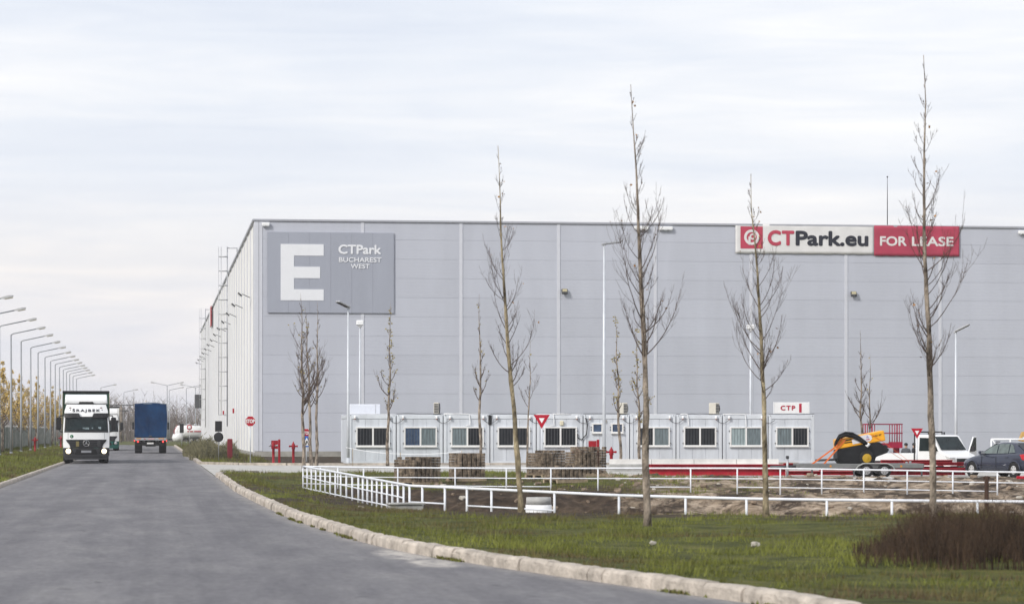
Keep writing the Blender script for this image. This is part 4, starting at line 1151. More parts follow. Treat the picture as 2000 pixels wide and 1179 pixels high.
pallet(gp(1144, 105.5), .4, 7, 6, 10, 'highest ragged paver stack below the red hydrants', 4, 3)
pallet(gp(1104, 98.5), .45, 7, 5, 5, 'low half stack of pavers in front of the two ragged stacks', 5, 2)

# ------------------------------------------------------------------ things in and around the pit
hw = empty('culvert_headwall', gp(795, 66.5)); hw.rotation_euler = (0, 0, .15); tag(hw, 'pale concrete culvert headwall in the grass under the railing', 'headwall')
m_cc = mat('grey concrete', (.38, .38, .37), .9, var=.2, scale=3, bump=.3)
MB().bx(-.42, .42, 0, .25, -.5, .22, ch=.03).build('wall', m_cc, hw); MB().bx(-.45, .45, -.04, .28, .221, .27, ch=.02).build('cap', m_cc, hw)
pr = empty('concrete_ring', gp(1052, 69.5)); pr.location.z = Zat(1003, 69.5) - .1; tag(pr, 'white and grey concrete well ring in the pit by the leaning tree', 'well ring')
MB().lathe([(.26, 0), (.33, 0), (.33, .33), (.26, .33)], 28).build('painted_base', m_white, pr)
MB().lathe([(.25, .335), (.32, .335), (.31, .52), (.25, .52)], 28).build('top_ring', m_cc, pr)
def stone(p, s, lab, seed):
    r = random.Random(seed); m1 = MB(); import bmesh
    bm = bmesh.new(); bmesh.ops.create_icosphere(bm, subdivisions=2, radius=s)
    for v in bm.verts: v.co *= .75 + .5 * r.random(); v.co.z *= .65
    m1.add([v.co[:] for v in bm.verts], [tuple(v.index for v in f.verts) for f in bm.faces]); bm.free()
    o = m1.build('stone', mat('white stone', (.42, .39, .34), .9, var=.2), None); o.location = p + Vector((0, 0, s * .4)); tag(o, lab, 'stone'); return o
stone(G(1275, 1062, .1), .05, 'small white stone in the grass near the thick tree trunk', 3)
stone(G(1475, 1066, .1), .065, 'pale stone in the grass before the mossy tree', 5)
stone(gp(703, 69), .14, 'pale boulder in the grass at the foot of the railing', 9)
stk = empty('rusty_stake', gp(1927, 72)); stk.location.z = Zat(1000, 72); tag(stk, 'dark rusty stake standing in the sandy pit', 'stake')
MB().prism(ngon(6, .06), 0, .95, 'z').build('shaft', mat('rust brown', (.06, .035, .025), .9, var=.3), stk, bevel=.01); MB().bx(-.09, .09, -.02, .02, .86, .93).build('plate', mat('rust brown', (.06, .035, .025), .9), stk)
# rubble in the pit
rb = MB(); r = random.Random(8); rb2 = MB()
for k in range(900):
    x = 10 + r.random() * 20; y = 60 + r.random() * 43
    if y > float(lot_y(x)) - 1: continue
    s_ = float(pit_sd(np.array([x]), np.array([y]))[0])
    if s_ > 1 and y < 84: continue
    z = gz(Vector((x, y, 0))); q = .03 + .10 * r.random() ** 2.5
    M_ = Matrix.Translation((x, y, z + q * .2)) @ Matrix.Rotation(r.random() * 6, 4, 'Z') @ Matrix.Rotation(r.random(), 4, 'X')
    (rb if r.random() < .8 else rb2).box((0, 0, 0), (q * 2.2, q * 1.6, q), M=M_, ch=q * .3)
tag(rb.build('rubble', mat('brown clod', (.20, .155, .115), .95, var=.45, scale=5), None, fixn=False), 'brown clods and rubble scattered over the dug soil', None, kind='stuff')
tag(rb2.build('pale_rubble', mat('white stone', (.42, .39, .34), .9, var=.2), None, fixn=False), 'pale stones scattered over the dug soil', None, kind='stuff')
# crumpled foil sheets on the bank
def sheet(p, w, l, rz, lab, seed):
    r = random.Random(seed); m1 = MB(); vv = []
    for j in range(5):
        for i in range(9): vv.append(((i / 8 - .5) * l, (j / 4 - .5) * w + .1 * math.sin(i), .05 + .13 * r.random()))
    ff = [(j * 9 + i, j * 9 + i + 1, j * 9 + i + 10, j * 9 + i + 9) for j in range(4) for i in range(8)]
    o = m1.add(vv, ff).build('plastic_sheet', mat('dirty plastic film', (.50, .49, .47), .45, var=.2)); o.location = p; o.rotation_euler = (0, 0, rz); tag(o, lab, 'plastic sheet')
sheet(gp(1708, 97), .35, 1.5, .15, 'crumpled white plastic sheet on the bank below the trailer', 2)
sheet(gp(1756, 78), .4, .7, .4, 'tangled pale plastic strip on the bank beneath the railing', 4)
# barrier tape before the containers
tp = empty('barrier_tape', gp(676, 141)); tag(tp, 'white barrier tape strung before the leftmost containers', 'tape')
for (a, za, b, zb) in ((676, .95, 782, .62), (782, .62, 902, .75)):
    pa, pb = W(a, 141), W(b, 141)
    vv = []; ff = []
    for k in range(13):
        q = pa.lerp(pb, k / 12); z = za + (zb - za) * k / 12 - .07 * math.sin(math.pi * k / 12)
        vv += [(q.x, q.y, z), (q.x, q.y + .01, z + .022)]
    for k in range(12): ff.append((2 * k, 2 * k + 2, 2 * k + 3, 2 * k + 1))
    MB().add(vv, ff).build('tape_span', m_white, tp, world=True)
for a, z in ((689, .9), (782, .7), (902, .8)):
    p = W(a, 141); MB().tube([(p.x, p.y, 0), (p.x, p.y, z)], .015, 5).build('stake', m_wood, tp, world=True)

# ------------------------------------------------------------------ grass, weeds, shrubs
gmat = bpy.data.materials.new('grass blade'); gmat.use_nodes = True
N, L = gmat.node_tree.nodes, gmat.node_tree.links
B = N['Principled BSDF']; B.inputs['Roughness'].default_value = .75; B.inputs['Specular IOR Level'].default_value = .2
L.new(rp(at('tint'), [(0.0, (.10, .072, .042)), (.32, (.125, .108, .038)), (.60, (.105, .118, .024)), (1.0, (.185, .20, .040))]), B.inputs['Base Color'])
TREE_FEET = [W(1018, 60), W(1264, 50.5), W(1496, 56), W(1823, 50)]
def blades(name, label, n, xr_, yr_, ok, hmin, hmax, wid, seed, green, tall=None):
    rg = np.random.default_rng(seed)
    x = rg.uniform(*xr_, n); y = rg.uniform(*yr_, n)
    k = ok(x, y, rg); x, y = x[k], y[k]
    z = height(x, y) - .01; n = len(x)
    patch = .45 * fbm(x, y, .55, 21) + .55 * fbm(x, y, .2, 23, 3); fine = fbm(x, y, 2.5, 22, 2)
    tuft = fbm(x, y, 1.4, 27, 3)
    h = (hmin + (hmax - hmin) * rg.random(n) ** 1.7) * (.35 + 1.5 * sstep(.4, .72, tuft)) * (.5 + 1.0 * fine)
    for tp_ in TREE_FEET: h = h * (1 + 1.6 * np.exp(-((x - tp_.x) ** 2 + (y - tp_.y) ** 2) / .05))
    a = rg.uniform(0, 6.283, n); lean = rg.uniform(.1, .7, n) * h
    la = rg.uniform(0, 6.283, n)
    w = wid * rg.uniform(.6, 1.4, n)
    bx_, by_ = np.cos(a) * w / 2, np.sin(a) * w / 2
    v = np.empty((n, 3, 3)); v[:, 0] = np.stack([x - bx_, y - by_, z], 1); v[:, 1] = np.stack([x + bx_, y + by_, z], 1)
    v[:, 2] = np.stack([x + np.cos(la) * lean, y + np.sin(la) * lean, z + h], 1)
    tint = np.clip(green + (patch - .5) * 2.6 + (fine - .5) * .5 + rg.normal(0, .09, n), 0, 1)
    me = numpy_mesh(name, v.reshape(-1, 3), np.arange(n * 3).reshape(-1, 3), gmat, {'tint': np.repeat(tint, 3)})
    tag(link(name, me), label, None, kind='stuff')
def ok_verge(x, y, rg):
    kx = kerb_x(y); s = pit_sd(x, y)
    bare_ = np.maximum(sstep(0.44, 0.54, fbm(x, y, 0.45, 12)) * sstep(10, 5, np.abs(s)), sstep(3.2, 1.6, s) * (y > 66) * (x < 8) * sstep(.28, .42, fbm(x, y, .5, 15)))
    g = (x > kx + .22) & (s > -.6) & (y < np.minimum(lot_y(x) - .6, 118))
    return g & (rg.random(len(x)) > bare_ * .92) & (rg.random(len(x)) > .55 * sstep(.5, -.5, s)) & (x < 2.4 + y * .34)
blades('grass', 'short green grass on the verge between kerb and railing', 330000, (2.4, 23), (27, 84), ok_verge, .025, .09, .014, 1, .58)
def ok_back(x, y, rg): return (pit_sd(x, y) > -.8) & (y < lot_y(x) - .5) & (x > kerb_x(y) + .3) & (x < 19 + 3 * rg.random(len(x)))
blades('grass_by_pallets', 'green grass round the paver pallets', 60000, (2.5, 22), (84, 119), ok_back, .04, .11, .022, 2, .55)
def ok_left(x, y, rg): return (x < ROAD_L - .2)
blades('grass_by_fence', 'mown grass strip between the road and the green fence', 110000, (-13, -4.9), (78, 330), ok_left, .04, .12, .04, 3, .55)
def ok_far(x, y, rg): return (rg.random(len(x)) > .6 * (x > 4) * (y < 176))
blades('grass_by_warehouse', 'grass strip between the road and the white side wall', 40000, (2.7, 6.6), (152, 330), ok_far, .06, .2, .035, 4, .5)
# small weeds in the kerb joint
def ok_gut(x, y, rg): return (np.abs(x - kerb_x(y) + .02) < .05) & (fbm(x, y, .9, 31, 2) > .56)
rg_ = None
def tuft_rows():
    rg = np.random.default_rng(9); ys_ = rg.uniform(28, 60, 5200); return ys_
def gutter():
    rg = np.random.default_rng(9); y = rg.uniform(27.5, 62, 9000); y = y[rg.random(len(y)) < sstep(.58, .80, fbm(y, y * 0, 1.3, 31, 3))]; x = kerb_x(y) - .03 + rg.normal(0, .025, len(y)); n = len(x)
    z = np.zeros(n); h = rg.uniform(.015, .06, n); a = rg.uniform(0, 6.28, n); w = .014
    v = np.empty((n, 3, 3)); v[:, 0] = np.stack([x - np.cos(a) * w, y - np.sin(a) * w, z], 1); v[:, 1] = np.stack([x + np.cos(a) * w, y + np.sin(a) * w, z], 1); v[:, 2] = np.stack([x + rg.normal(0, .03, n), y + rg.normal(0, .03, n), z + h], 1)
    me = numpy_mesh('weeds', v.reshape(-1, 3), np.arange(n * 3).reshape(-1, 3), gmat, {'tint': np.repeat(np.clip(rg.normal(.5, .2, n), 0, 1), 3)})
    tag(link('weeds', me), 'small weeds growing along the foot of the kerb', None, kind='stuff')
gutter()
def stalks(name, label, cat, cx, n, region, hlo, hhi, wid, mat_, seed, kind=None, leaf=0.0, group=None):
    rg = np.random.default_rng(seed)
    x, y, hs = region(rg, n); n = len(x)
    z = height(x, y) - .03
    h = (hlo + (hhi - hlo) * rg.random(n)) * hs
    V, F = [], []
    segs = 4
    a = rg.uniform(0, 6.283, n); la = rg.uniform(0, 6.283, n); le = rg.uniform(.05, .38, n)
    rows_ = []
    for s in range(segs + 1):
        t = s / segs; off = le * h * t ** 1.6; wv = wid * (1 - .8 * t)
        jx, jy = rg.normal(0, .012, n) * t, rg.normal(0, .012, n) * t
        px_, py_ = x + np.cos(la) * off + jx, y + np.sin(la) * off + jy
        rows_.append(np.stack([np.stack([px_ - np.cos(a) * wv, py_ - np.sin(a) * wv, z + h * t], 1), np.stack([px_ + np.cos(a) * wv, py_ + np.sin(a) * wv, z + h * t], 1)], 1))
    Vv = np.stack(rows_, 1).reshape(-1, 3)           # n, segs+1, 2
    idx = np.arange(n)[:, None] * (segs + 1) * 2
    for s in range(segs):
        b0 = idx[:, 0] + s * 2
        F.append(np.stack([b0, b0 + 1, b0 + 3, b0 + 2], 1))
    Fq = np.concatenate(F)
    # side twigs
    k = 5; sel = rg.integers(0, n, n * k); t = rg.uniform(.3, .95, n * k)
    bx_ = x[sel] + np.cos(la[sel]) * le[sel] * h[sel] * t ** 1.6; by_ = y[sel] + np.sin(la[sel]) * le[sel] * h[sel] * t ** 1.6; bz_ = z[sel] + h[sel] * t
    tl = h[sel] * rg.uniform(.08, .26, n * k); ta = rg.uniform(0, 6.283, n * k)
    w2 = wid * .45 + leaf
    t3 = np.empty((n * k, 4, 3)); t3[:, 0] = np.stack([bx_, by_, bz_ - w2], 1); t3[:, 1] = np.stack([bx_, by_, bz_ + w2], 1)
    ex, ey, ez = bx_ + np.cos(ta) * tl * .7, by_ + np.sin(ta) * tl * .7, bz_ + tl * .75
    t3[:, 2] = np.stack([ex, ey, ez + w2 * .5], 1); t3[:, 3] = np.stack([ex, ey, ez - w2 * .3], 1)
    Fq = np.concatenate([Fq, np.arange(n * k * 4).reshape(-1, 4) + len(Vv)])
    me = numpy_mesh(name, np.concatenate([Vv, t3.reshape(-1, 3)]), Fq, mat_)
    o = link(name, me); tag(o, label, cat, group, kind); return o
m_brush = mat('dark dry brush', (.028, .018, .012), .9, var=.5, scale=3, rgb2=(.062, .040, .026))
def reg_brush(rg, n):
    px = 1665 + 485 * rg.random(n) ** .75; d = rg.uniform(34.5, 42, n)
    r = (px - 1000) * d / FPX; x, y = d * SY + r * CY, d * CY - r * SY
    keep = fbm(x, y, .9, 44, 3) > .30
    return x[keep], y[keep], ((.35 + .65 * sstep(1680, 1830, px)) * (.55 + .8 * fbm(x, y, .7, 45, 3)))[keep]
stalks('dry_brush', 'dark brown dry brush at the verge under the tallest tree', 'brush', None, 5200, reg_brush, .3, .78, .006, m_brush, 5, kind='stuff')
m_shrub = mat('grey green shrub', (.13, .13, .07), .9, var=.4, scale=2, rgb2=(.17, .155, .09))
def reg_shrub(c, rx, ry):
    def f(rg, n):
        a = rg.uniform(0, 6.283, n); q = np.sqrt(rg.random(n)); return c.x + np.cos(a) * rx * q, c.y + np.sin(a) * ry * q, 1 - .45 * q
    return f
stalks('shrub', 'wide grey green shrub beside the dark sign backs', 'shrub', None, 900, reg_shrub(W(402, 172), 1.0, 6.0), .9, 1.7, .016, m_shrub, 6, leaf=.02)
stalks('shrub', 'low shrub against the white side wall near the corner', 'shrub', None, 420, reg_shrub(W(446, 176), .6, 4.0), .6, 1.3, .016, m_shrub, 7, leaf=.02)
stalks('shrub', 'scrubby bush just past the blue truck by the kerb', 'shrub', None, 500, reg_shrub(W(376, 196), .7, 6.0), .6, 1.25, .018, m_shrub, 8, leaf=.022)
stalks('shrub', 'dry weeds behind the dark blue car', 'shrub', None, 260, reg_shrub(W(1893, 119), .7, .8), .2, .55, .008, m_brush, 9, leaf=.004)
# far wood that closes the road
def reg_far(rg, n):
    x = rg.uniform(-34, 26, n); y = rg.uniform(455, 520, n); return x, y, .45 + .9 * fbm(x, y, .06, 50, 3)
stalks('far_wood', 'hazy bare wood closing the far end of the road', None, None, 3400, reg_far, 2.0, 7.0, .05, mat('far twigs', (.16, .135, .12), .9, var=.3), 10, kind='stuff', leaf=.03)
for k, (px, d, h) in enumerate(((228, 470, 8), (262, 500, 9), (286, 440, 7), (300, 520, 9), (345, 460, 8), (385, 430, 7), (214, 430, 6))):
    t = copy_tree(protos[k % 2]); p = W(px, d); t.location = (p.x, p.y, .0); t.scale = (1.6, 1.6, h / 6.6); t.rotation_euler = (0, 0, k)
    t['label'] = ['bare far tree beside the power pole', 'bare far tree behind the blue truck roof edge', 'bare far tree hidden mostly by the blue truck', 'bare far tree over the blue truck', 'bare far tree before the white tank', 'bare far tree at the far warehouse end', 'bare far tree by the following lorry'][k]
    t['group'] = 'far bare trees'
pp = empty('power_pole', W(236.5, 420)); tag(pp, 'wooden power pole with crossarms between the two trucks far off', 'power pole')
zt = Zat(790, 420)
MB().tube([(0, 0, 0), (0, 0, zt)], [.16, .12], 7).build('pole', m_bark, pp)
for z, w in ((zt - .15, 1.9), (zt - 1.0, 1.1)): MB().bx(-w, w, -.08, .08, z, z + .14).build('crossarm', m_dark, pp)
for s in (-1.7, -.85, .85, 1.7): MB().lathe([(.06, zt - .01), (.09, zt + .1), (.05, zt + .25)], 8, (s, 0, 0)).build('insulator', m_galv, pp)
# ------------------------------------------------------------------ lorries
m_tw = mat('lorry white paint', (.74, .75, .76), .3, var=.02, coat=.4)
m_tgl = mat('windscreen glass', (.012, .020, .022), .08, var=.35, scale=2.5, spec=.22)
m_bump = mat('lorry grey bumper', (.035, .036, .039), .5, var=.15)
m_tyre = mat('tyre rubber', (.016, .016, .017), .85, var=.25, scale=8)
m_rim = mat('wheel rim silver', (.42, .42, .43), .4, .6, var=.1)
m_green = mat('dark green curtain', (.016, .055, .038), .55, var=.25, scale=1.3, stretch=(1, 1, .2))
m_chassis = mat('chassis black', (.012, .012, .013), .7, var=.2)
m_hl = mat('lit headlight', (.8, .75, .6), .2, var=0, emit=(1.0, .82, .52), estr=1.7)
m_tl = mat('lit tail light', (.6, .02, .02), .3, var=0, emit=(1.0, .06, .05), estr=1.0)
m_or = mat('orange reflector', (.55, .22, .02), .4, var=.05)
def wheel(parent, c, r, w, axis_='x', rim=m_rim, side=1, dual=False):
    wd = empty('wheel'); wd.parent = parent; wd.location = c
    a = axis_
    MB().lathe([(r * .58, -w / 2), (r * .9, -w / 2), (r, -w * .36), (r, w * .36), (r * .9, w / 2), (r * .58, w / 2), (r * .56, 0)], 28, axis=a, caps=False).build('tyre', m_tyre, wd, fixn=False)
    s = side
    MB().lathe([(r * .60, -w * .40), (r * .60, s * w * .44 if s > 0 else w * .40)] if False else [(r * .59, -w * .42), (r * .59, w * .42)], 24, axis=a).build('rim', rim, wd)
    MB().lathe([(r * .50, s * w * .425), (r * .48, s * w * .44), (r * .2, s * w * .47), (r * .16, s * w * .50)], 20, axis=a).build('hub', rim, wd)
    for k in range(6):
        t = 2 * math.pi * k / 6; u, v = r * .36 * math.cos(t), r * .36 * math.sin(t)
        p = {'x': (s * w * .46, u, v), 'y': (u, s * w * .46, v)}[a]
        MB().box(p, (r * .12,) * 3, ch=r * .02).build('rim_slot', m_chassis, wd)
    return wd
def yf(x, z):                                   # front surface of the cab (front faces -y)
    lean = np.interp(z, [.2, .85, 1.7, 2.53, 3.25, 3.8], [.03, 0, .02, .20, .52, 1.0])
    return float(lean) + .11 * (x / 1.2) ** 4 + .05 * (x / 1.2) ** 2
def strip(rows_, off, nx_=14, thick=.03):
    m1 = MB(); vv = []; ff = []
    n = nx_ + 1; R_ = len(rows_)
    for (z, a, b) in rows_:
        for i in range(n):
            x = a + (b - a) * i / nx_; vv.append((x, yf(x, z) - off, z))
    for (z, a, b) in rows_:
        for i in range(n):
            x = a + (b - a) * i / nx_; vv.append((x, yf(x, z) - off + thick, z))
    for j in range(R_ - 1):
        for i in range(nx_):
            q = j * n + i; ff.append((q, q + 1, q + n + 1, q + n)); q += R_ * n; ff.append((q, q + n, q + n + 1, q + 1))
    edge = [i for i in range(n)] + [(j + 1) * n - 1 for j in range(1, R_)] + [(R_ - 1) * n + i for i in range(n - 2, -1, -1)] + [j * n for j in range(R_ - 2, 0, -1)]
    for a, b in zip(edge, edge[1:] + edge[:1]): ff.append((a, a + R_ * n, b + R_ * n, b))
    return m1.add(vv, ff, smooth=False)
def lorry(name, loc, rz, label, cabmat, lowmat, curtain, writing, lit=True):
    o = empty(name, loc, rz); tag(o, label, 'truck')
    # cab shell: stacked outlines
    m1 = MB(); zs = [.86, 1.3, 1.7, 2.1, 2.53, 2.9, 3.22]; hw = [1.24, 1.245, 1.245, 1.235, 1.21, 1.16, 1.06]
    n = 13; vv = []; ff = []
    for z, h in zip(zs, hw):
        ring_ = [(-h + 2 * h * i / (n - 1), yf(-h + 2 * h * i / (n - 1), z), z) for i in range(n)] + [(h, 2.25, z), (-h, 2.25, z)]
        vv += ring_
    K = n + 2
    for j in range(len(zs) - 1):
        for i in range(K): ff.append((j * K + i, j * K + (i + 1) % K, (j + 1) * K + (i + 1) % K, (j + 1) * K + i))
    ff += [tuple(range(K)), tuple((len(zs) - 1) * K + i for i in range(K))]
    m1.add(vv, ff).build('cab', cabmat, o)
    # roof spoiler
    m2 = MB(); vv = []; ff = []
    for (y, h, z0, z1) in ((.62, 1.13, 3.3, 3.42), (.70, 1.15, 3.26, 3.62), (1.1, 1.16, 3.23, 3.76), (2.2, 1.17, 3.23, 3.80)):
        vv += [(-h, y, z0), (h, y, z0), (h * .97, y, z1), (-h * .97, y, z1)]
    for i in range(3):
        for k in range(4): ff.append((i * 4 + k, i * 4 + (k + 1) % 4, i * 4 + 4 + (k + 1) % 4, i * 4 + 4 + k))
    ff += [(0, 1, 2, 3), (15, 14, 13, 12)]
    m2.add(vv, ff).build('roof_spoiler', cabmat, o, bevel=.04)
    MB().prism([(-.42, 3.25), (.42, 3.25), (.36, 3.37), (-.36, 3.37)], .58, .64, 'y').build('spoiler_notch', m_chassis, o)
    strip([(1.70, -1.19, 1.19), (1.78, -1.185, 1.185), (2.0, -1.17, 1.17), (2.3, -1.15, 1.15), (2.56, -1.13, 1.13)], .012, 16).build('windscreen_surround', m_black, o)
    ws = strip([(1.80, -1.11, 1.11), (2.0, -1.11, 1.11), (2.25, -1.10, 1.10), (2.50, -1.08, 1.08)], .03, 16).build('windscreen', m_tgl, o)
    for x0, x1 in ((-.95, -.1), (.15, 1.0)):
        MB().tube([(x0, yf(x0, 1.80) - .045, 1.80), (x1, yf(x1, 1.86) - .05, 1.90)], .013, 5).build('wiper', m_chassis, ws)
    # clutter behind the glass
    for x, z, w, h, nm in ((-.02, 1.90, .34, .13, 'dash_card'), (.72, 1.92, .16, .16, 'dash_card'), (.33, 1.93, .07, .1, 'dash_card')):
        MB().box((x, yf(x, z) - .033, z), (w, .008, h), ch=.003).build(nm, mat('pale blue card', (.20, .26, .28), .5, var=.5, scale=14), ws)
    strip([(2.50, -1.18, -.32), (2.60, -1.19, -.34), (2.75, -1.18, -.40)], .16, 6, .12).build('sun_visor', m_black, o)
    strip([(2.50, .32, 1.18), (2.60, .34, 1.19), (2.75, .40, 1.18)], .16, 6, .12).build('sun_visor', m_black, o)
    if writing:
        tm = MB(); text_to(tm, writing, -.74, .74, 2.79, 3.0, 0, .03, 1.3, fn=lambda x, z: yf(x, z) - .02).build('lettering', m_bk, o)
        for s in (-.86, .86): MB().prism([(s + a * .035, 2.93 + b * .035) for a, b in ngon(4, 1.0)], yf(s, 2.93) - .02, yf(s, 2.93) - .008, 'y').build('star_mark', m_bk, o)
        for s in (-.86, .80): MB().box((s, yf(s, 3.04) - .012, 3.04), (.11, .012, .05)).build('flag_sticker', mat('dark red sticker', (.12, .03, .03), .5), o)
        MB().lathe([(.03, -.008), (.095, -.008), (.095, 0)], 20, (-.78, yf(-.78, 1.48) - .006, 1.48), 'y').build('round_sticker', mat('sticker green', (.01, .14, .06), .5), o)
        text_to(MB(), 'L', -.81, -.75, 1.44, 1.52, yf(-.78, 1.48) - .02, .03).build('sticker_letter', m_sww, o)
    for x in (-.98, .98): MB().bx(x - .006, x + .006, yf(x, 1.5) - .006, yf(x, 1.5) + .01, 1.33, 1.67).build('panel_joint', m_bump, o)
    # grille
    g = strip([(.86, -.86, .86), (1.05, -.92, .92), (1.20, -1.06, 1.06), (1.31, -1.10, 1.10)], .022, 12).build('grille', m_black, o)
    for z, h in ((.92, .86), (1.04, .9), (1.16, .98), (1.26, 1.04)): strip([(z - .018, -h, h), (z + .018, -h, h)], .05, 12, .03).build('grille_bar', m_bump, g)
    MB().box((-.47, yf(.47, 1.07) - .06, 1.07), (.17, .02, .28), ch=.01).build('badge_plate', mat('brass plate', (.17, .14, .06), .5), g); MB().box((.68, yf(.68, 1.07) - .06, 1.07), (.18, .02, .34), ch=.01).build('badge_plate', m_bump, g)
    em = MB(); y0 = yf(0, 1.1) - .07
    em.tube([(.165 * math.cos(2 * math.pi * k / 24), y0, 1.11 + .165 * math.sin(2 * math.pi * k / 24)) for k in range(25)], .016, 6, caps=False)
    for k in range(3):
        t = math.pi / 2 + 2 * math.pi * k / 3; c, s = math.cos(t), math.sin(t)
        em.add([(.16 * c, y0 - .004, 1.11 + .16 * s), (-.034 * s, y0 - .012, 1.11 + .034 * c), (.034 * s, y0 - .012, 1.11 - .034 * c)], [(0, 1, 2)])
    em.build('star_emblem', mat('chrome', (.40, .40, .41), .3, .9, var=0), g, fixn=False)
    # bumper
    b = strip([(.22, -1.12, 1.12), (.30, -1.19, 1.19), (.45, -1.22, 1.22), (.70, -1.22, 1.22), (.845, -1.20, 1.20)], .05, 14, .4).build('bumper', lowmat, o)
    strip([(.50, -.60, .60), (.58, -.60, .60), (.78, -.52, .52)], .075, 8, .03).build('bumper_intake', m_chassis, b)
    strip([(.36, -1.15, 1.15), (.385, -1.15, 1.15)], .07, 12, .03).build('bumper_lip', m_chassis, b)
    MB().box((0, yf(0, .65) - .085, .655), (.54, .015, .125), ch=.004).build('number_plate', mat('plate grey', (.22, .23, .25), .4, var=.1), b)
    for s in (-1, 1):
        strip(sorted([(.56, s * .82 - .16, s * .82 + .16), (.68, s * .92 - .17, s * .92 + .17), (.80, s * .95 - .17, s * .95 + .17)]), .075, 4, .03).build('headlight_housing', m_chassis, b)
        hc = (s * .96, yf(.96, .68) - .09, .68)
        MB().lathe([(.04, -.05), (.10, -.045), (.135, -.01), (.14, .03)], 18, hc, 'y').build('headlight', m_hl if lit else m_galv, b)
        # mirrors
        mi = empty('mirror'); mi.parent = o
        MB().bx(s * 1.34, s * 1.62, .28, .46, 1.84, 2.52, ch=.04).build('mirror_housing', m_black, mi)
        MB().tube([(s * 1.2, .4, 2.62), (s * 1.42, .36, 2.6), (s * 1.45, .36, 2.5)], .03, 6).build('mirror_arm', m_black, mi)
        MB().tube([(s * 1.2, .4, 1.72), (s * 1.42, .36, 1.75), (s * 1.45, .36, 1.86)], .03, 6).build('mirror_arm', m_black, mi)
        MB().bx(s * 1.246, s * 1.262, .55, 1.6, 1.75, 2.5, ch=.01).build('side_window', m_tgl, o)
        MB().bx(s * 1.248, s * 1.254, .50, 1.75, .95, 1.70).build('door', cabmat, o)
        MB().bx(s * 1.12, s * 1.25, .35, 2.2, .40, .855, ch=.04).build('side_step', lowmat, o)
        wheel(o, (s * 1.03, 1.25, .5), .5, .34, 'x', side=s); wheel(o, (s * .98, 4.9, .5), .5, .55, 'x', side=s)
        for y in (10.2, 11.5, 12.8): wheel(o, (s * 1.03, y, .5), .5, .38, 'x', side=s)
    MB().bx(-.42, .42, 1.0, 15.5, .62, .95).build('chassis', m_chassis, o)
    # trailer
    tr = MB().bx(-1.26, 1.26, 2.75, 16.2, 1.12, 3.86).build('trailer_body', curtain, o)
    MB().bx(-1.29, 1.29, 2.70, 16.25, 3.862, 4.0, ch=.03).build('trailer_roof_rim', m_chassis, tr)
    MB().bx(-1.28, 1.28, 2.72, 16.2, .98, 1.118).build('trailer_sill', m_galv, tr)
    for s in (-1, 1):
        MB().bx(s * 1.262, s * 1.285, 2.71, 2.85, 1.12, 3.86).build('front_post', mat('ochre trim', (.33, .27, .15), .6), tr)
        for k in range(14): MB().tube([(s * 1.265, 3.3 + k * .95, 1.14), (s * 1.275, 3.3 + k * .95, 2.5), (s * 1.265, 3.3 + k * .95, 3.84)], .035, 5).build('curtain_fold', curtain, tr)
    MB().bx(-1.1, 1.1, 15.9, 16.1, .45, .6).build('underrun_bar', m_chassis, o)
    return o
p = G(168.5, 905.5)
lorry('oncoming_lorry', (p.x, p.y, .02), math.radians(1.6), 'white lorry with lit headlights and dark green trailer coming towards the camera', m_tw, m_bump, m_green, '\u0160RAJBEK')
p = W(205, 248)
lorry('following_lorry', (p.x, p.y, .02), math.radians(.8), 'white and green lorry half hidden behind the oncoming white lorry', m_tw, mat('teal bumper', (.012, .11, .09), .4, var=.1), m_tw, None, False)
# blue tarpaulin truck seen from behind
p = G(294, 885.5); o = empty('blue_tarp_truck', (p.x, p.y, .02), math.radians(.0)); tag(o, 'blue tarpaulin truck driving away with red tail lights on', 'truck')
m_btarp = mat('blue tarpaulin', (.002, .024, .085), .5, var=.2, scale=1.0, rgb2=(.003, .034, .105), spec=.12)
def tarp(x, z):
    f = .05 * math.sin(x * 5 + z * 2.2 + 1.5 * float(vnoise(np.array([x]), np.array([z]), .8, 3)[0])) * (.3 + .7 * min(1, max(0, (z - 1.2) / 2)))
    return f + .05 * (float(fbm(np.array([x * 1.4 + z * .5]), np.array([z * .4]), 1.6, 6, 3)[0]) - .5) * 2
m1 = MB(); vv = []; ff = []; nx_, nz_ = 44, 30
for j in range(nz_ + 1):
    for i in range(nx_ + 1):
        u = i / nx_; z = 1.30 + 2.62 * j / nz_
        x = -1.25 + 2.5 * u
        bulge = .05 * math.sin(math.pi * j / nz_) * (1 if u > .96 else 0)
        topz = z + (.05 * math.sin(math.pi * u) if j == nz_ else 0)
        vv.append((x + bulge, tarp(x, z), topz))
ff = [(j * (nx_ + 1) + i, j * (nx_ + 1) + i + 1, (j + 1) * (nx_ + 1) + i + 1, (j + 1) * (nx_ + 1) + i) for j in range(nz_) for i in range(nx_)]
m1.add(vv, ff, smooth=True).build('rear_tarp', m_btarp, o, fixn=False)
MB().bx(-1.24, 1.24, .12, 8.6, 1.25, 3.9, ch=.05).build('side_tarp', m_btarp, o)
MB().prism([(-1.26, 3.90), (1.26, 3.90), (.6, 4.0), (0, 4.03), (-.6, 4.0)], .0, 8.6, 'y').build('roof_tarp', mat('pale blue roof tarp', (.16, .2, .26), .5, var=.1), o)
MB().bx(-1.25, 1.25, .0, 8.6, 1.05, 1.24).build('tailboard', m_galv, o)
for x0, x1 in ((-1.12, -.75), (.62, 1.05)): MB().bx(x0, x1, -.012, -.002, 1.15, 1.21).build('orange_marker', m_or, o)
MB().prism([(-.5, 1.10), (-.38, 1.10), (-.44, 1.22)], -.02, -.004, 'y').build('warning_triangle', m_sr, o)
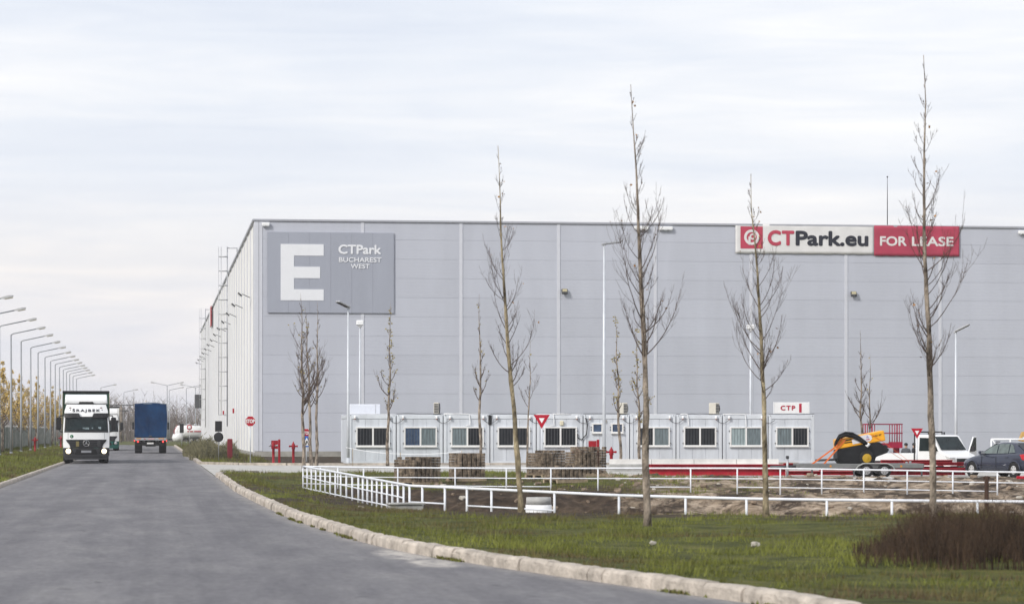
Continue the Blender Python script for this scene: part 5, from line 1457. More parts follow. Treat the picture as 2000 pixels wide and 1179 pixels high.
MB().bx(-.2, .3, -.012, -.002, 1.11, 1.19).build('marking_plate', mat('pale pink plate', (.5, .3, .32), .5), o)
MB().bx(-.12, .1, -.08, .02, 1.32, 1.42, ch=.02).build('latch', m_dark, o)
MB().bx(-1.15, 1.15, .15, .3, .62, .92).build('underrun_bar', m_chassis, o)
MB().bx(-.4, .4, .3, 8.5, .55, 1.04).build('chassis', m_chassis, o)
for s in (-1, 1):
    MB().bx(s * .80, s * 1.12, .02, .14, .86, 1.02, ch=.02).build('light_cluster', m_chassis, o)
    MB().lathe([(.03, -.03), (.075, -.02), (.08, .02)], 14, (s * .98, .03, .94), 'y').build('tail_light', m_tl, o)
    MB().bx(s * 1.22, s * 1.29, .1, .16, .95, 1.06).build('side_marker', m_tl, o)
    for y in (1.3, 6.9): wheel(o, (s * .96, y, .5), .5, .56, 'x', side=s)
    MB().bx(s * .68, s * 1.24, .55, .58, .2, .66).build('mud_flap', m_chassis, o)
    MB().bx(s * 1.36, s * 1.5, 8.7, 8.9, 1.9, 2.5, ch=.03).build('mirror', m_black, o)
MB().bx(-.28, .24, .13, .148, .74, .86).build('number_plate', m_sww, o)
MB().bx(-1.2, 1.2, 8.7, 10.6, .7, 2.9, ch=.1).build('cab', m_tw, o)
# white cement tank truck far off
p = W(362, 395); o = empty('tank_trailer', (p.x, p.y, 0.05), .12); tag(o, 'white rounded tank trailer parked far off beyond the shrub', 'tank trailer'); o.scale = (.8, .8, .8)
prof = [(.2, -1.9), (.9, -1.75), (1.15, -1.4), (1.2, .6), (1.15, 2.6), (.8, 2.95), (.2, 3.1)]
MB().lathe(prof, 22, (0, 0, 2.0), 'x').build('tank', m_tw, o); MB().lathe([(.1, -1.0), (.65, -.8), (.8, 0), (.65, .8), (.1, 1.0)], 18, (-1.5, -1.0, 1.0), 'x').build('front_vessel', m_tw, o)
for x in (-.6, .6, 1.8): MB().lathe([(.25, 3.15), (.3, 3.3), (.3, 3.42), (.05, 3.5)], 12, (x, 0, 0)).build('hatch', m_galv, o)
for x in (.9, 2.1): wheel(o, (x, -1.0, .5), .5, .35, 'y', side=-1)
MB().bx(-3, 3, -.5, .5, .55, .8).build('chassis', m_chassis, o); MB().tube([(-2.0, -1.2, .8), (-2.2, -1.32, 2.2), (-1.6, -1.2, 3.2)], .06, 6).build('hose', m_red, o)
for i, (x0, x1) in enumerate(((.2, 1.2), (1.4, 2.7))): MB().bx(x0, x1, -1.26, -1.2, 2.0, 2.2).build('red_marking', m_sr, o)

# ------------------------------------------------------------------ flat trailer, compressor, beams
m_stl = mat('red steel paint', (.33, .010, .024), .45, var=.18, scale=2.5)
DT = 106.0
o = empty('flat_trailer', gp(1702, DT, .02), -YAW); tag(o, 'low twin-axle flat trailer with silver mudguard under the yellow compressor', 'trailer')
k_ = DT / FPX
X_ = lambda px: (px - 1702) * k_
Z_ = lambda py: Zat(py, DT) - .02
MB().bx(X_(1560), X_(1805), 0, 2.2, Z_(914), Z_(905), ch=.02).build('deck', mat('grey trailer deck', (.16, .165, .165), .6, .2, var=.2), o)
MB().bx(X_(1563), X_(1803), -.03, .0, Z_(913), Z_(906)).build('side_rail', mat('dull trailer steel', (.17, .175, .175), .5, .3, var=.2), o)
MB().tube([(X_(1560), 1.1, Z_(911)), (X_(1510), 1.1, Z_(912))], .05, 6).build('drawbar', m_dark, o); MB().tube([(X_(1543), 1.0, .0), (X_(1543), 1.0, .72)], .045, 8).build('jockey_leg', m_galv, o)
MB().box((X_(1543), 1.0, .76), (.12, .12, .12), ch=.02).build('jockey_handle', m_dark, o)
wr = .262
for px in (1692, 1727): wheel(o, (X_(px), -.02, wr), wr, .17, 'y', side=-1)
for px in (1692, 1727): wheel(o, (X_(px), 2.15, wr), wr, .17, 'y', side=1)
gl_ = [(X_(1668), Z_(918)), (X_(1676), Z_(908)), (X_(1686), Z_(903.5)), (X_(1732), Z_(903.5)), (X_(1742), Z_(908)), (X_(1747), Z_(915))]
vv = []; ff = []
for q, (a, b) in enumerate(gl_): vv += [(a, -.16, b), (a, .2, b), (a, -.16, b - .035), (a, .2, b - .035)]
for q in range(len(gl_) - 1):
    a = q * 4
    for e, f in ((0, 1), (1, 3), (3, 2), (2, 0)): ff.append((a + e, a + f, a + 4 + f, a + 4 + e))
MB().add(vv, ff).build('mudguard', mat('pale mudguard', (.40, .41, .40), .5, .2, var=.1), o)
for px in (1622, 1760): MB().bx(X_(px) - .035, X_(px) + .035, -.045, -.03, Z_(911.5), Z_(908)).build('reflector', m_or, o)
for px in (1586, 1668, 1800): MB().bx(X_(px) - .03, X_(px) + .03, -.05, .03, .05, Z_(914)).build('prop_leg', m_dark, o)
# compressor, tipped nose down on the deck
m_yel = mat('machine yellow', (.72, .34, .02), .4, var=.08, scale=2); m_cblk = mat('compressor black', (.010, .011, .013), .55, var=.3, scale=3)
c = empty('air_compressor', gp(1690, DT, .68), -YAW); c.location += Vector((0, .35, 0)); tag(c, 'yellow and black mobile air compressor strapped on the flat trailer', 'compressor')
Xc = lambda px: (px - 1690) * k_; Zc = lambda py: Zat(py, DT) - .68
hood = [(1637, 877.5), (1640, 873), (1638.5, 858), (1643, 856.5), (1663, 853.5), (1700, 846.5), (1731, 839.8), (1734.5, 860), (1700, 865.5)]
MB().prism([(Xc(a), Zc(b)) for a, b in hood], 0, 1.3, 'y').build('hood', m_yel, c, bevel=.035)
low = [(1640, 878), (1700, 866), (1722, 862.5), (1742, 877), (1738, 884), (1716, 892), (1712, 904), (1646, 905), (1639, 896)]
MB().prism([(Xc(a), Zc(b)) for a, b in low], .02, 1.28, 'y').build('lower_body', m_cblk, c, bevel=.03)
MB().prism([(Xc(a), Zc(b)) for a, b in ((1652, 859), (1668, 856.5), (1668, 859), (1652, 861.6))], -.012, 0, 'y').build('intake_slot', m_cblk, c)
MB().prism([(Xc(a), Zc(b)) for a, b in ((1654, 863.5), (1670, 861), (1670, 863), (1654, 865.6))], -.012, 0, 'y').build('intake_slot', m_cblk, c)
MB().prism([(Xc(a), Zc(b)) for a, b in ((1668, 859), (1682, 851), (1700, 847.6), (1706, 850), (1708, 856), (1704, 861), (1670, 867))], -.014, 0, 'y').build('decal', mat('pale decal', (.62, .62, .66), .5, var=.05), c)
MB().prism([(Xc(a), Zc(b)) for a, b in ((1696, 855), (1698, 849), (1702, 854.5))], -.02, -.0145, 'y').build('decal_mark', mat('pale lilac', (.32, .32, .5), .5), c); MB().prism([(Xc(a), Zc(b)) for a, b in ((1696, 857.5), (1703, 856.4), (1703, 858), (1696, 859))], -.02, -.0145, 'y').build('decal_mark', m_sr, c)
tm = MB(); vt, ft = text_data('XAS 97', .02); mn, mx2 = vt.min(0), vt.max(0)
sl = math.tan(math.radians(11))
tm.add([(Xc(1708 + 18 * (a - mn[0]) / (mx2[0] - mn[0])), -.016, Zc(853.4 - 3.6 * (b - mn[1]) / (mx2[1] - mn[1])) + k_ * 18 * (a - mn[0]) / (mx2[0] - mn[0]) * sl) for a, b in vt], ft); tm.build('lettering', m_cblk, c)
wy = empty('wheel'); wy.parent = c; wy.location = (Xc(1697), -.06, Zc(894.5))
MB().lathe([(.16, -.08), (.26, -.08), (.29, -.04), (.29, .06), (.26, .1), (.16, .1)], 24, axis='y', caps=False).build('tyre', m_tyre, wy); MB().lathe([(.02, -.1), (.08, -.1), (.12, -.07), (.175, -.085), (.18, .05)], 20, axis='y').build('rim', mat('ochre rim', (.42, .26, .02), .5, var=.15), wy)
MB().prism([(Xc(a), Zc(b)) for a, b in ((1683, 893), (1686, 885), (1696, 881.5), (1706, 885), (1710, 893), (1706, 893), (1703, 887), (1696, 884.5), (1689, 887), (1686, 893))], -.1, .1, 'y').build('wheel_arch', m_cblk, c)
MB().tube([(Xc(1642), .4, Zc(897)), (Xc(1600), .6, Zc(899))], .045, 6).build('tow_bar', m_dark, c); MB().box((Xc(1732), .65, Zc(875)), (.3, 1.0, .25), ch=.05).build('rear_guard', m_cblk, c)
# hose bundle over the hood
hb = empty('hose_bundle', c.location + Vector((0, -.02, .9)), -YAW); tag(hb, 'thick bundle of black hoses slung over the yellow compressor', 'hose bundle')
for q in range(6):
    e = (q - 2.5)
    pts = [(1637 - e * .3, 870 - e), (1637, 862 - e * .8), (1643, 852 - e * 1.1), (1655, 847.5 - e * 1.3), (1668, 849 - e * 1.4), (1680, 855 - e * 1.2), (1690, 862 - e), (1699, 869 - e * .7)]
    MB().tube([(Xc(a), -.06 - .03 * (q % 3) + (.3 if i == 0 else 0), Zc(b) - .9 + .0) for i, (a, b) in enumerate(pts)], .045, 7).build('hose', m_cblk, hb)
MB().tube([(Xc(1696), -.10, Zc(871.5) - .9), (Xc(1701), -.10, Zc(865) - .9)], .07, 10).build('tape_wrap', m_white, hb)
# lashing straps
m_strap = mat('orange strap', (.62, .14, .03), .6, var=.15)
for lab, pl in (('orange lashing strap from the compressor front to the trailer nose', [(1650, 855, -.02), (1637, 872, -.03), (1583, 911, -.05)]), ('orange lashing strap crossing the compressor hood towards the trailer tail', [(1706, 848, -.03), (1735, 866, -.05), (1782, 902, -.06)]), ('second orange strap ending at the trailer tail', [(1734, 870, .6), (1745, 882, .2), (1775, 903, -.05)]), ('frayed orange strap hanging at the compressor front', [(1655, 858, -.03), (1638, 878, -.05), (1612, 907, -.06)])):
    s = empty('lashing_strap', c.location, -YAW); tag(s, lab, 'strap', 'orange lashing straps')
    m1 = MB(); P3 = [Vector((Xc(a), y, Zc(b))) for a, b, y in pl]; vv = []; ff = []
    for q in P3: vv += [q + Vector((-.02, 0, .022)), q + Vector((.02, 0, -.022)), q + Vector((.02, .012, -.022)), q + Vector((-.02, .012, .022))]
    for q in range(len(P3) - 1):
        for e in range(4): ff.append((q * 4 + e, q * 4 + (e + 1) % 4, q * 4 + 4 + (e + 1) % 4, q * 4 + 4 + e))
    m1.add(vv, ff).build('webbing', m_strap, s); q = P3[-1]; MB().box(q, (.09, .05, .07), ch=.01).build('ratchet', m_galv, s)
# red steel stacks
def ibeam(m1, x0, x1, y, z, h=.26, w=.24, t=.025):
    m1.bx(x0, x1, y - w / 2, y + w / 2, z, z + t); m1.bx(x0, x1, y - w / 2, y + w / 2, z + h - t, z + h); m1.bx(x0, x1, y - t / 2, y + t / 2, z + t, z + h - t)
def beam_thing(px0, px1, d, py0, lab, rot=0.0, h=.26, z=None, group='red steel beams'):
    p = W((px0 + px1) / 2, d); p.z = Zat(py0, d) if z is None else z
    o = empty('steel_beam', p, -YAW + rot); tag(o, lab, 'beam', group, 'thing'); L_ = (px1 - px0) * d / FPX
    a = MB(); a.bx(-L_ / 2, L_ / 2, -.12, .12, 0, .025); a.build('bottom_flange', m_stl, o)
    MB().bx(-L_ / 2, L_ / 2, -.12, .12, h - .025, h).build('top_flange', m_stl, o); MB().bx(-L_ / 2, L_ / 2, -.014, .014, .025, h - .025).build('web', m_stl, o)
    return o
for k in range(3):
    beam_thing(1268 + k * 3, 1534 - k * 14, 108 + k * .28, 930, f'{["near", "middle", "far"][k]} long red beam of the lower layer before the containers', h=.26, z=.06)
    beam_thing(1270 - k * 3, 1530 - k * 6, 108.1 + k * .28, 916, f'{["near", "middle", "far"][k]} long red beam of the upper layer before the containers', h=.17, z=.325)
spec_ = [(1535, 1885, 109.3, .06, .16, 'long red girder at the bottom behind the flat trailer'), (1600, 1870, 109.7, .225, .17, 'second red girder up behind the flat trailer'), (1765, 1888, 109.5, .44, .12, 'red girder end poking out beyond the verge tree'), (1530, 1620, 109.9, .40, .12, 'short red girder behind the trailer drawbar'),
         (1720, 1860, 110.1, .53, .12, 'top red girder below the white flatbed truck'), (1800, 1890, 109.1, .25, .09, 'thin red girder sticking out towards the car')]
for a, b, d, z, h, lab in spec_: beam_thing(a, b, d, 0, lab, h=h, z=z)
for px, d in ((1290, 108.4), (1400, 108.4), (1500, 108.4), (1580, 109.6), (1840, 109.6)):
    q = MB().bx(-.06, .06, -.6, .6, 0, .058, ch=.01).build('timber_bearer', m_wood); q.location = gp(px, d, .002); tag(q, f'wooden bearer under the red beams {dict([(1290, "at their end by the thick trunk"), (1400, "halfway along"), (1500, "near the mossy tree"), (1580, "behind the trailer nose"), (1840, "beyond the tallest tree")])[px]}', 'timber')
# white box beam and slabs before the containers
wb = empty('white_barrier', gp(1345, 124, .2), -YAW); tag(wb, 'long white barrier lying behind the red beams before the containers', 'barrier')
for q in range(4):
    x0 = (1190 - 1345) * 124 / FPX + q * 1.9; MB().prism([(-.25, 0), (.25, 0), (.16, .2), (.14, .34), (-.14, .34), (-.16, .2)], x0, x0 + 1.88, 'x').build('barrier_section', mat('dusty white plastic', (.58, .57, .55), .6, var=.12, scale=1.5), wb)
sl_ = empty('slab_stack', gp(1228, 122.5, .0), -YAW); tag(sl_, 'grey concrete slabs piled under the white barrier end by the paver stack', 'slab stack')
for q in range(4): MB().bx(-.95 + .03 * q, .92, -.4, .4, .005 + q * .085, .08 + q * .085, ch=.01).build('slab', m_cc, sl_)
# ------------------------------------------------------------------ lift basket
DL = 152.0; o = empty('access_platform', gp(1725, DL, -.55), -YAW); tag(o, 'red railed work basket of a lift behind the yellow compressor', 'lift')
m_lift = mat('crimson lift paint', (.30, .012, .045), .45, var=.1); kl = DL / FPX
Xl = lambda px: (px - 1725) * kl; Zl = lambda py: Zat(py, DL) + .55
zt, zb_ = Zl(828), Zl(863)
xa, xb = Xl(1687), Xl(1760)
MB().bx(xa, xb, -.5, .5, zb_ - .30, zb_ - .05).build('basket_floor', m_lift, o); MB().bx(Xl(1733), xb, -.56, -.501, zb_ - .32, zb_ + .02).build('toe_board', m_lift, o)
for y in (-.5, .5):
    for z in (zt, (zt + zb_) / 2): MB().tube([(xa, y, z), (xb, y, z)], .03, 6).build('guard_rail', m_lift, o)
    for q in (1688, 1692, 1700, 1706, 1740, 1745, 1750, 1754, 1759): MB().tube([(Xl(q), y, zb_ - .06), (Xl(q), y, zt)], .026, 6).build('guard_post', m_lift, o)
for x in (xa, xb):
    for z in (zt, (zt + zb_) / 2): MB().tube([(x, -.5, z), (x, .5, z)], .03, 6).build('guard_rail', m_lift, o)
MB().bx(Xl(1745), Xl(1756), -.15, .15, .9, zb_ - .3).build('mast', m_lift, o); MB().bx(-1.2, 1.0, -.6, .6, .35, .9, ch=.05).build('base', m_lift, o)
for px in (-.8, .7):
    for s in (-1, 1): wheel(o, (px, s * .62, .36), .36, .22, 'y', side=s)
# ------------------------------------------------------------------ white flatbed truck
DK = 134.0; o = empty('flatbed_truck', gp(1838, DK, -.55), -YAW - math.radians(58)); o.scale = (.92, .92, .92); tag(o, 'white flatbed truck with its cab door open beyond the red girders', 'truck')
# local: front +x, left +y
cabp = [(-.05, .55), (1.75, .55), (1.85, .75), (1.82, 1.20), (1.05, 1.50), (.95, 1.56), (.35, 2.28), (.2, 2.34), (-.85, 2.36), (-.95, 2.3), (-.95, .55)]
MB().prism(cabp, -.98, .98, 'y').build('cab', m_tw, o, bevel=.07)
a = Vector((1.0, 0, 1.56)); b = Vector((.40, 0, 2.25)); nrm = Vector((.69, 0, .6)).normalized() * .012
MB().add([a + nrm + Vector((0, -.86, 0)), a + nrm + Vector((0, .86, 0)), b + nrm + Vector((0, .78, 0)), b + nrm + Vector((0, -.78, 0))], [(0, 1, 2, 3)]).build('windscreen', m_tgl, o)
MB().prism([(1.852, .72), (1.87, .72), (1.86, 1.08), (1.842, 1.12)], -.52, .52, 'y').build('grille', m_black, o); MB().bx(1.80, 1.92, -.95, .95, .45, .70, ch=.04).build('bumper', m_bump, o)
for s in (-1, 1):
    MB().prism([(1.70, .95), (1.858, .92), (1.84, 1.17), (1.45, 1.27)], s * .62, s * .985, 'y').build('headlight', mat('headlight glass', (.5, .5, .5), .15, var=.2, scale=8), o)
    wheel(o, (1.1, s * .88, .36), .36, .24, 'y', side=s); wheel(o, (-2.6, s * .86, .36), .36, .3, 'y', side=s)
    MB().lathe([(.40, -.02), (.42, -.02), (.42, .02), (.38, .02)], 20, (1.1, s * .975, .40), 'y').build('wheel_arch', m_black, o)
MB().prism([(.30, 1.5), (.92, 1.5), (.35, 2.18), (-.55, 2.2), (-.6, 1.5)], -.995, -.981, 'y').build('side_window', m_tgl, o)
MB().box((.75, -1.12, 1.62), (.14, .2, .32), ch=.03).build('mirror', m_black, o)
dr = empty('door'); dr.parent = o; dr.location = (1.0, 1.0, 0); dr.rotation_euler = (0, 0, math.radians(-62))
MB().prism([(-1.05, .6), (0, .6), (.02, 1.5), (-.62, 2.25), (-1.05, 2.28)], 0, .07, 'y').build('door_shell', m_tw, dr, bevel=.02); MB().prism([(-.98, 1.52), (-.08, 1.52), (-.62, 2.18), (-.98, 2.2)], -.012, .082, 'y').build('door_glass', m_tgl, dr); MB().box((-.15, .2, 1.62), (.12, .22, .3), ch=.03).build('mirror', m_black, dr)
MB().bx(-4.4, -1.05, -1.0, 1.0, .86, .95).build('load_bed', m_bump, o)
for s in (-1, 1): MB().bx(-4.4, -1.05, s * .97, s * 1.01, .96, 1.36, ch=.01).build('drop_side', m_tw, o)
MB().bx(-4.44, -4.40, -1.0, 1.0, .96, 1.36).build('tailboard', m_tw, o); MB().bx(-4.3, 1.6, -.4, .4, .5, .84).build('chassis', m_chassis, o)
hbd = empty('headboard_frame'); hbd.parent = o
for y in (-.95, 0, .95): MB().tube([(-1.02, y, .9), (-1.02, y, 2.5)], .035, 6).build('upright', m_black, hbd)
for z in (2.5, 1.7): MB().tube([(-1.02, -.95, z), (-1.02, .95, z)], .035, 6).build('crossbar', m_black, hbd)
MB().lathe([(.05, 2.36), (.05, 2.46), (.02, 2.5)], 8, (-.1, .3, 0)).build('roof_beacon', m_black, o)
# ------------------------------------------------------------------ people behind the trailer
def person(p, rz, label, top, seed, arm):
    o = empty('person', p, rz); o.scale = (.96, .96, .96); tag(o, label, 'person', None)
    J = {'pelvis': (0, 0, .95), 'belly': (0, .01, 1.12), 'chest': (0, .02, 1.34), 'neck': (0, .01, 1.50), 'head': (0, -.02, 1.60), 'crown': (0, -.01, 1.70),
         'shl': (.19, .01, 1.42), 'ell': (.27, .02, 1.15), 'wrl': (.24 - arm, -.16, .95 + arm), 'hal': (.22 - arm, -.24, .90 + arm), 'shr': (-.19, .01, 1.42), 'elr': (-.27, .02, 1.15), 'wrr': (-.25, -.12, .92), 'har': (-.24, -.18, .84),
         'hil': (.10, 0, .90), 'knl': (.11, -.02, .50), 'anl': (.11, .03, .09), 'tol': (.12, -.13, .04), 'hir': (-.10, 0, .90), 'knr': (-.11, -.02, .50), 'anr': (-.11, .03, .09), 'tor': (-.12, -.13, .04)}
    R_ = dict(pelvis=.15, belly=.145, chest=.165, neck=.06, head=.092, crown=.075, shl=.075, ell=.05, wrl=.035, hal=.035, shr=.075, elr=.05, wrr=.035, har=.035, hil=.10, knl=.065, anl=.045, tol=.04, hir=.10, knr=.065, anr=.045, tor=.04)
    E_ = [('pelvis', 'belly'), ('belly', 'chest'), ('chest', 'neck'), ('neck', 'head'), ('head', 'crown'), ('chest', 'shl'), ('shl', 'ell'), ('ell', 'wrl'), ('wrl', 'hal'), ('chest', 'shr'), ('shr', 'elr'), ('elr', 'wrr'), ('wrr', 'har'), ('pelvis', 'hil'), ('hil', 'knl'), ('knl', 'anl'), ('anl', 'tol'), ('pelvis', 'hir'), ('hir', 'knr'), ('knr', 'anr'), ('anr', 'tor')]
    names = list(J); me = bpy.data.meshes.new('body'); me.from_pydata([J[n] for n in names], [(names.index(a), names.index(b)) for a, b in E_], [])
    b = link('body', me, o)
    md = b.modifiers.new('skin', 'SKIN'); md.use_smooth_shade = True
    for n, v in zip(names, me.skin_vertices[0].data): v.radius = (R_[n], R_[n] * (.8 if n in ('chest', 'belly', 'pelvis') else 1)); v.use_root = (n == 'pelvis')
    b.modifiers.new('smooth', 'SUBSURF').levels = 1
    # skin above the collar, jacket below, trousers from the hips
    m = bpy.data.materials.new('clothed figure'); m.use_nodes = True; N_, L2 = m.node_tree.nodes, m.node_tree.links
    tcn = N_.new('ShaderNodeTexCoord'); sx = N_.new('ShaderNodeSeparateXYZ'); L2.new(tcn.outputs['Object'], sx.inputs[0])
    mrn = N_.new('ShaderNodeMapRange'); mrn.inputs[2].default_value = 2.0; L2.new(sx.outputs[2], mrn.inputs[0])
    cr = N_.new('ShaderNodeValToRGB'); cr.color_ramp.interpolation = 'CONSTANT'; es = cr.color_ramp.elements
    for _ in range(2): es.new(.5)
    for e, (q, cc) in zip(es, ((0, (.02, .02, .022)), (.05, (.03, .035, .05)), (.47, top), (.755, (.40, .25, .18)))): e.position, e.color = q, (*cc, 1)
    L2.new(mrn.outputs[0], cr.inputs[0]); L2.new(cr.outputs[0], N_['Principled BSDF'].inputs['Base Color']); N_['Principled BSDF'].inputs['Roughness'].default_value = .85
    me.materials.append(m)
    MB().lathe([(.104, 1.655), (.108, 1.69), (.10, 1.745), (.06, 1.79), (.01, 1.80)], 14, (0, -.005, 0)).build('cap', m_black, o)
    MB().box((0, -.118, 1.615), (.03, .035, .045), ch=.008).build('nose', mat('skin', (.40, .25, .18), .6, var=.05), o)
person(gp(1769.5, 146, -.55), math.radians(150), 'person in grey jacket and dark cap facing the flatbed side', (.07, .075, .085), 1, .1)
person(gp(1785, 147, -.55), math.radians(60), 'person in black jacket and cap nearest the flatbed cab', (.02, .022, .028), 2, .2)
# ------------------------------------------------------------------ dark blue saloon car
DCar = 107.5; Pc = gp(1972, DCar, .0); hd = math.radians(180 - 60)
m_car = mat('slate blue car paint', (.034, .040, .064), .25, .25, var=.04, coat=.6)
car = empty('saloon_car', (Pc.x, Pc.y, .013), hd - YAW); car.scale = (.93, .93, .93); tag(car, 'slate blue saloon car parked beside the dug bank, seen from behind', 'car')
# local: front +x, left +y. stations x, half width, z low, z belt, z centre
st = [(2.24, .50, .38, .52, .56), (2.15, .70, .26, .64, .70), (1.95, .80, .22, .72, .80), (1.5, .86, .20, .82, .92), (.95, .88, .20, .90, 1.0), (.3, .885, .20, .94, 1.0), (-.5, .885, .20, .96, 1.0), (-1.1, .88, .21, .985, 1.03), (-1.6, .86, .24, 1.0, 1.06), (-2.0, .80, .30, 1.0, 1.05), (-2.17, .72, .38, .96, .99), (-2.24, .55, .46, .80, .82)]
m1 = MB(); vv = []; ff = []
for (x, w, z0, zb2, zc2) in st:
    half = [(.0, z0), (w * .80, z0), (w * .96, z0 + .10), (w, z0 + .28), (w * .995, zb2 - .12), (w * .93, zb2), (w * .55, zc2), (0, zc2 + .015)]
    ringp = half + [(-a, b) for a, b in half[-2:0:-1]]
    vv += [(x, a, b) for a, b in ringp]
K = 14
for i in range(len(st) - 1):
    for k in range(K): ff.append((i * K + k, i * K + (k + 1) % K, (i + 1) * K + (k + 1) % K, (i + 1) * K + k))
ff += [tuple(range(K)), tuple((len(st) - 1) * K + k for k in range(K))]
b_ = m1.add(vv, ff, smooth=True).build('body', m_car, car)
gh = [(1.05, .80, .92), (.95, .78, .96), (.12, .62, 1.40), (-.2, .60, 1.455), (-.7, .60, 1.46), (-1.1, .61, 1.42), (-1.72, .76, 1.08), (-1.85, .78, 1.0)]
m1 = MB(); vv = []; ff = []
zbase = .93
for x, w, z in gh:
    wb2 = .82
    vv += [(x, wb2 if z > 1.0 else w, min(zbase, z)), (x, w, z - .04 if z > 1.1 else z), (x, w * .8, z), (x, -w * .8, z), (x, -w, z - .04 if z > 1.1 else z), (x, -(wb2 if z > 1.0 else w), min(zbase, z))]
for i in range(len(gh) - 1):
    for k in range(5): ff.append((i * 6 + k, i * 6 + k + 1, (i + 1) * 6 + k + 1, (i + 1) * 6 + k))
m1.add(vv, ff, smooth=True).build('roof', m_car, car)
m_cg = mat('tinted car glass', (.10, .125, .12), .08, var=.3, scale=3, spec=.6); m_cgd = mat('dark car glass', (.015, .018, .022), .06, var=0)
def side_glass(poly, s):
    yy = lambda z: .835 - (z - .93) * (.82 - .60) / .50 + .012
    n = len(poly); MB().add([(x, s * yy(z), z) for x, z in poly] + [(x, s * (yy(z) - .02), z) for x, z in poly], [tuple(range(n)), tuple(range(2 * n - 1, n - 1, -1))] + [(i, n + i, n + (i + 1) % n, (i + 1) % n) for i in range(n)]).build('side_window', m_cg, car)
for s in (-1, 1):
    side_glass([(.80, .975), (.20, 1.32), (-.08, 1.37), (-.14, .985)], s); side_glass([(-.20, .985), (-.15, 1.375), (-.78, 1.385), (-.86, 1.0)], s); side_glass([(-.92, 1.0), (-.86, 1.375), (-1.02, 1.33), (-1.28, 1.03)], s)
    mr_ = empty('mirror'); mr_.parent = car
    MB().box((.62, s * 1.0, 1.02), (.2, .2, .14), ch=.04).build('mirror_shell', m_car, mr_); MB().box((.515, s * 1.0, 1.02), (.012, .16, .1)).build('mirror_glass', m_galv, mr_); MB().box((.64, s * .89, .98), (.08, .1, .05)).build('mirror_foot', m_black, mr_)
    for x in (1.38, -1.31):
        MB().lathe([(.05, -.03), (.355, -.03), (.355, .012), (.05, .012)], 28, (x, s * .872, .315), 'y').build('wheel_well', m_chassis, car)
        m2 = MB(); m2.tube([(x + .365 * math.cos(t), s * .885, .315 + .365 * math.sin(t)) for t in np.linspace(-.1, math.pi + .1, 15)], .03, 6); m2.build('arch_lip', m_car, car)
        wd = wheel(car, (x, s * .82, .315), .315, .2, 'y', rim=mat('alloy rim', (.56, .56, .56), .35, .4, var=.05), side=s)
    MB().tube([(1.0, s * .893, .50), (-.95, s * .893, .52)], .022, 6).build('rubbing_strip', m_car, car)
    for x in (.05, -.85): MB().box((x, s * .893, .83), (.2, .03, .035), ch=.01).build('door_handle', m_car, car)
    for x in (.75, -.17): MB().box((x, s * .889, .62), (.012, .012, .55)).build('door_gap', m_chassis, car)
    MB().prism([(-1.78, .72), (-2.1, .70), (-2.18, .93), (-1.95, .97), (-1.62, .95)], s * .70, s * .872, 'y').build('tail_light', mat('tail light red', (.45, .03, .04), .15, var=.15, scale=6), car, bevel=.03)
MB().add([(-1.14, -.56, 1.415), (-1.14, .56, 1.415), (-1.70, .68, 1.10), (-1.70, -.68, 1.10)], [(0, 1, 2, 3)], M=Matrix.Translation((-.012, 0, .015))).build('rear_window', m_cgd, car)
MB().add([(.16, -.56, 1.395), (.16, .56, 1.395), (.93, .72, .98), (.93, -.72, .98)], [(0, 1, 2, 3)], M=Matrix.Translation((.012, 0, .015))).build('windscreen', m_cgd, car)
MB().bx(-2.27, -2.2, -.62, .62, .36, .56, ch=.02).build('rear_bumper', m_car, car); MB().bx(-2.252, -2.235, -.26, .26, .66, .78).build('number_plate', m_sww, car)
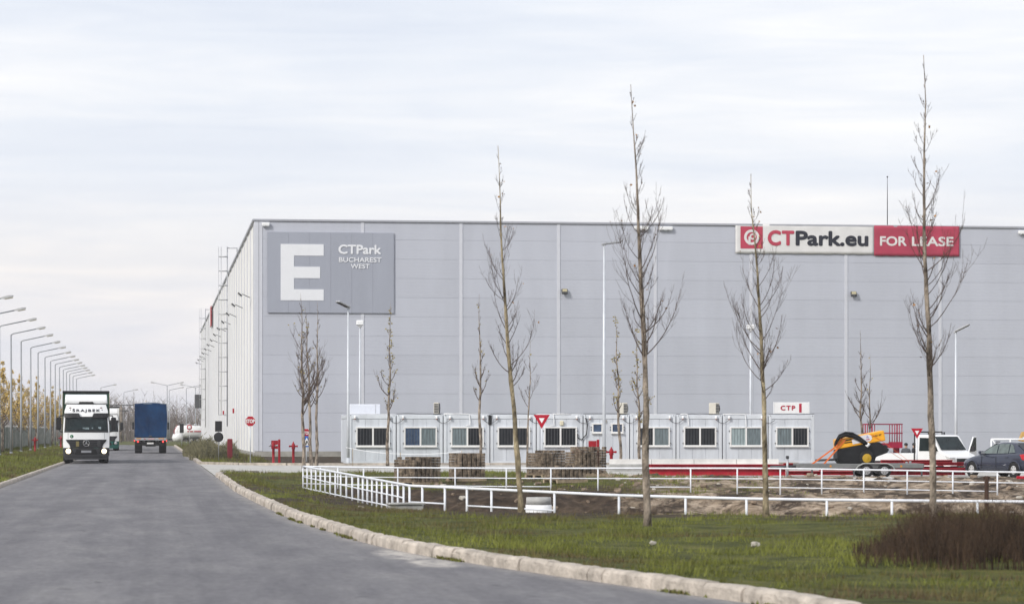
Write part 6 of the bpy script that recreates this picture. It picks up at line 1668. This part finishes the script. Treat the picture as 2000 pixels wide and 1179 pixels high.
# bits behind the car
wrk = empty('pipe_rack', gp(1960, 124, -.6), -YAW); tag(wrk, 'white tubular rack standing behind the dark blue car', 'rack')
zr = Zat(857, 124) + .6; kr = 124 / FPX
MB().tube([(-.55, 0, zr), (1.6, 0, zr)], .035, 7).build('top_tube', m_white, wrk)
for x in (-.55, .3, 1.5): MB().tube([(x, 0, 0), (x, 0, zr)], .032, 7).build('leg', m_white, wrk)
MB().tube([(-.5, 0, zr - .02), (-.32, 0, zr - .3)], .025, 6).build('brace', m_white, wrk); MB().box((-.25, 0, zr - .12), (.2, .05, .05)).build('clamp', m_dark, wrk)
ex_ = empty('digger_arm', gp(2004, 127, -.6), -YAW); tag(ex_, 'ochre digger arm showing above the white rack at the picture edge', 'digger')
m_dig = mat('ochre machine paint', (.48, .30, .10), .5, var=.15); ze = Zat(841, 127) + .6
MB().prism([(-.35, ze - .45), (-.2, ze - .05), (.1, ze), (.9, ze - .5), (1.6, ze - 1.6), (1.4, ze - 1.7), (.7, ze - .8), (.1, ze - .3), (-.1, ze - .5)], -.15, .15, 'y').build('boom', m_dig, ex_, bevel=.02); MB().bx(.9, 2.6, -.7, .9, .3, ze - 1.4, ch=.06).build('cab', m_dig, ex_)
MB().tube([(-.2, -.2, ze - .3), (.5, -.2, ze - .62)], .05, 7).build('ram', m_galv, ex_)
for s in (-.6, .8): MB().bx(.6, 2.9, s - .2, s + .2, 0, .55, ch=.12).build('track', m_chassis, ex_)
rbx = empty('red_crossbar', gp(1992, 98, .1), -YAW); tag(rbx, 'red bar lying on the bank at the picture edge by the car', 'beam')
MB().bx(-.12, 1.2, -.08, .08, Zat(935, 98) - .1, Zat(929, 98) - .1, ch=.02).build('bar', m_stl, rbx); MB().bx(.0, .15, -.1, .1, -.1, Zat(935, 98) - .1).build('support', m_wood, rbx)

# ------------------------------------------------------------------ haze
hz_ = MB().bx(-850, 850, -20, 1450, -3.0, 24.0).build('haze', mat('haze air', (1, 1, 1), 1, var=0))
hm_ = bpy.data.materials.new('thin haze'); hm_.use_nodes = True
hn, hl = hm_.node_tree.nodes, hm_.node_tree.links; hn.clear()
ho = hn.new('ShaderNodeOutputMaterial'); pv = hn.new('ShaderNodeVolumePrincipled')
pv.inputs['Color'].default_value = (.93, .94, .97, 1); pv.inputs['Density'].default_value = .00022; pv.inputs['Anisotropy'].default_value = .2
hl.new(pv.outputs[0], ho.inputs['Volume'])
hz_.data.materials.clear(); hz_.data.materials.append(hm_)
tag(hz_, 'pale thin haze over the whole place', None, kind='stuff')
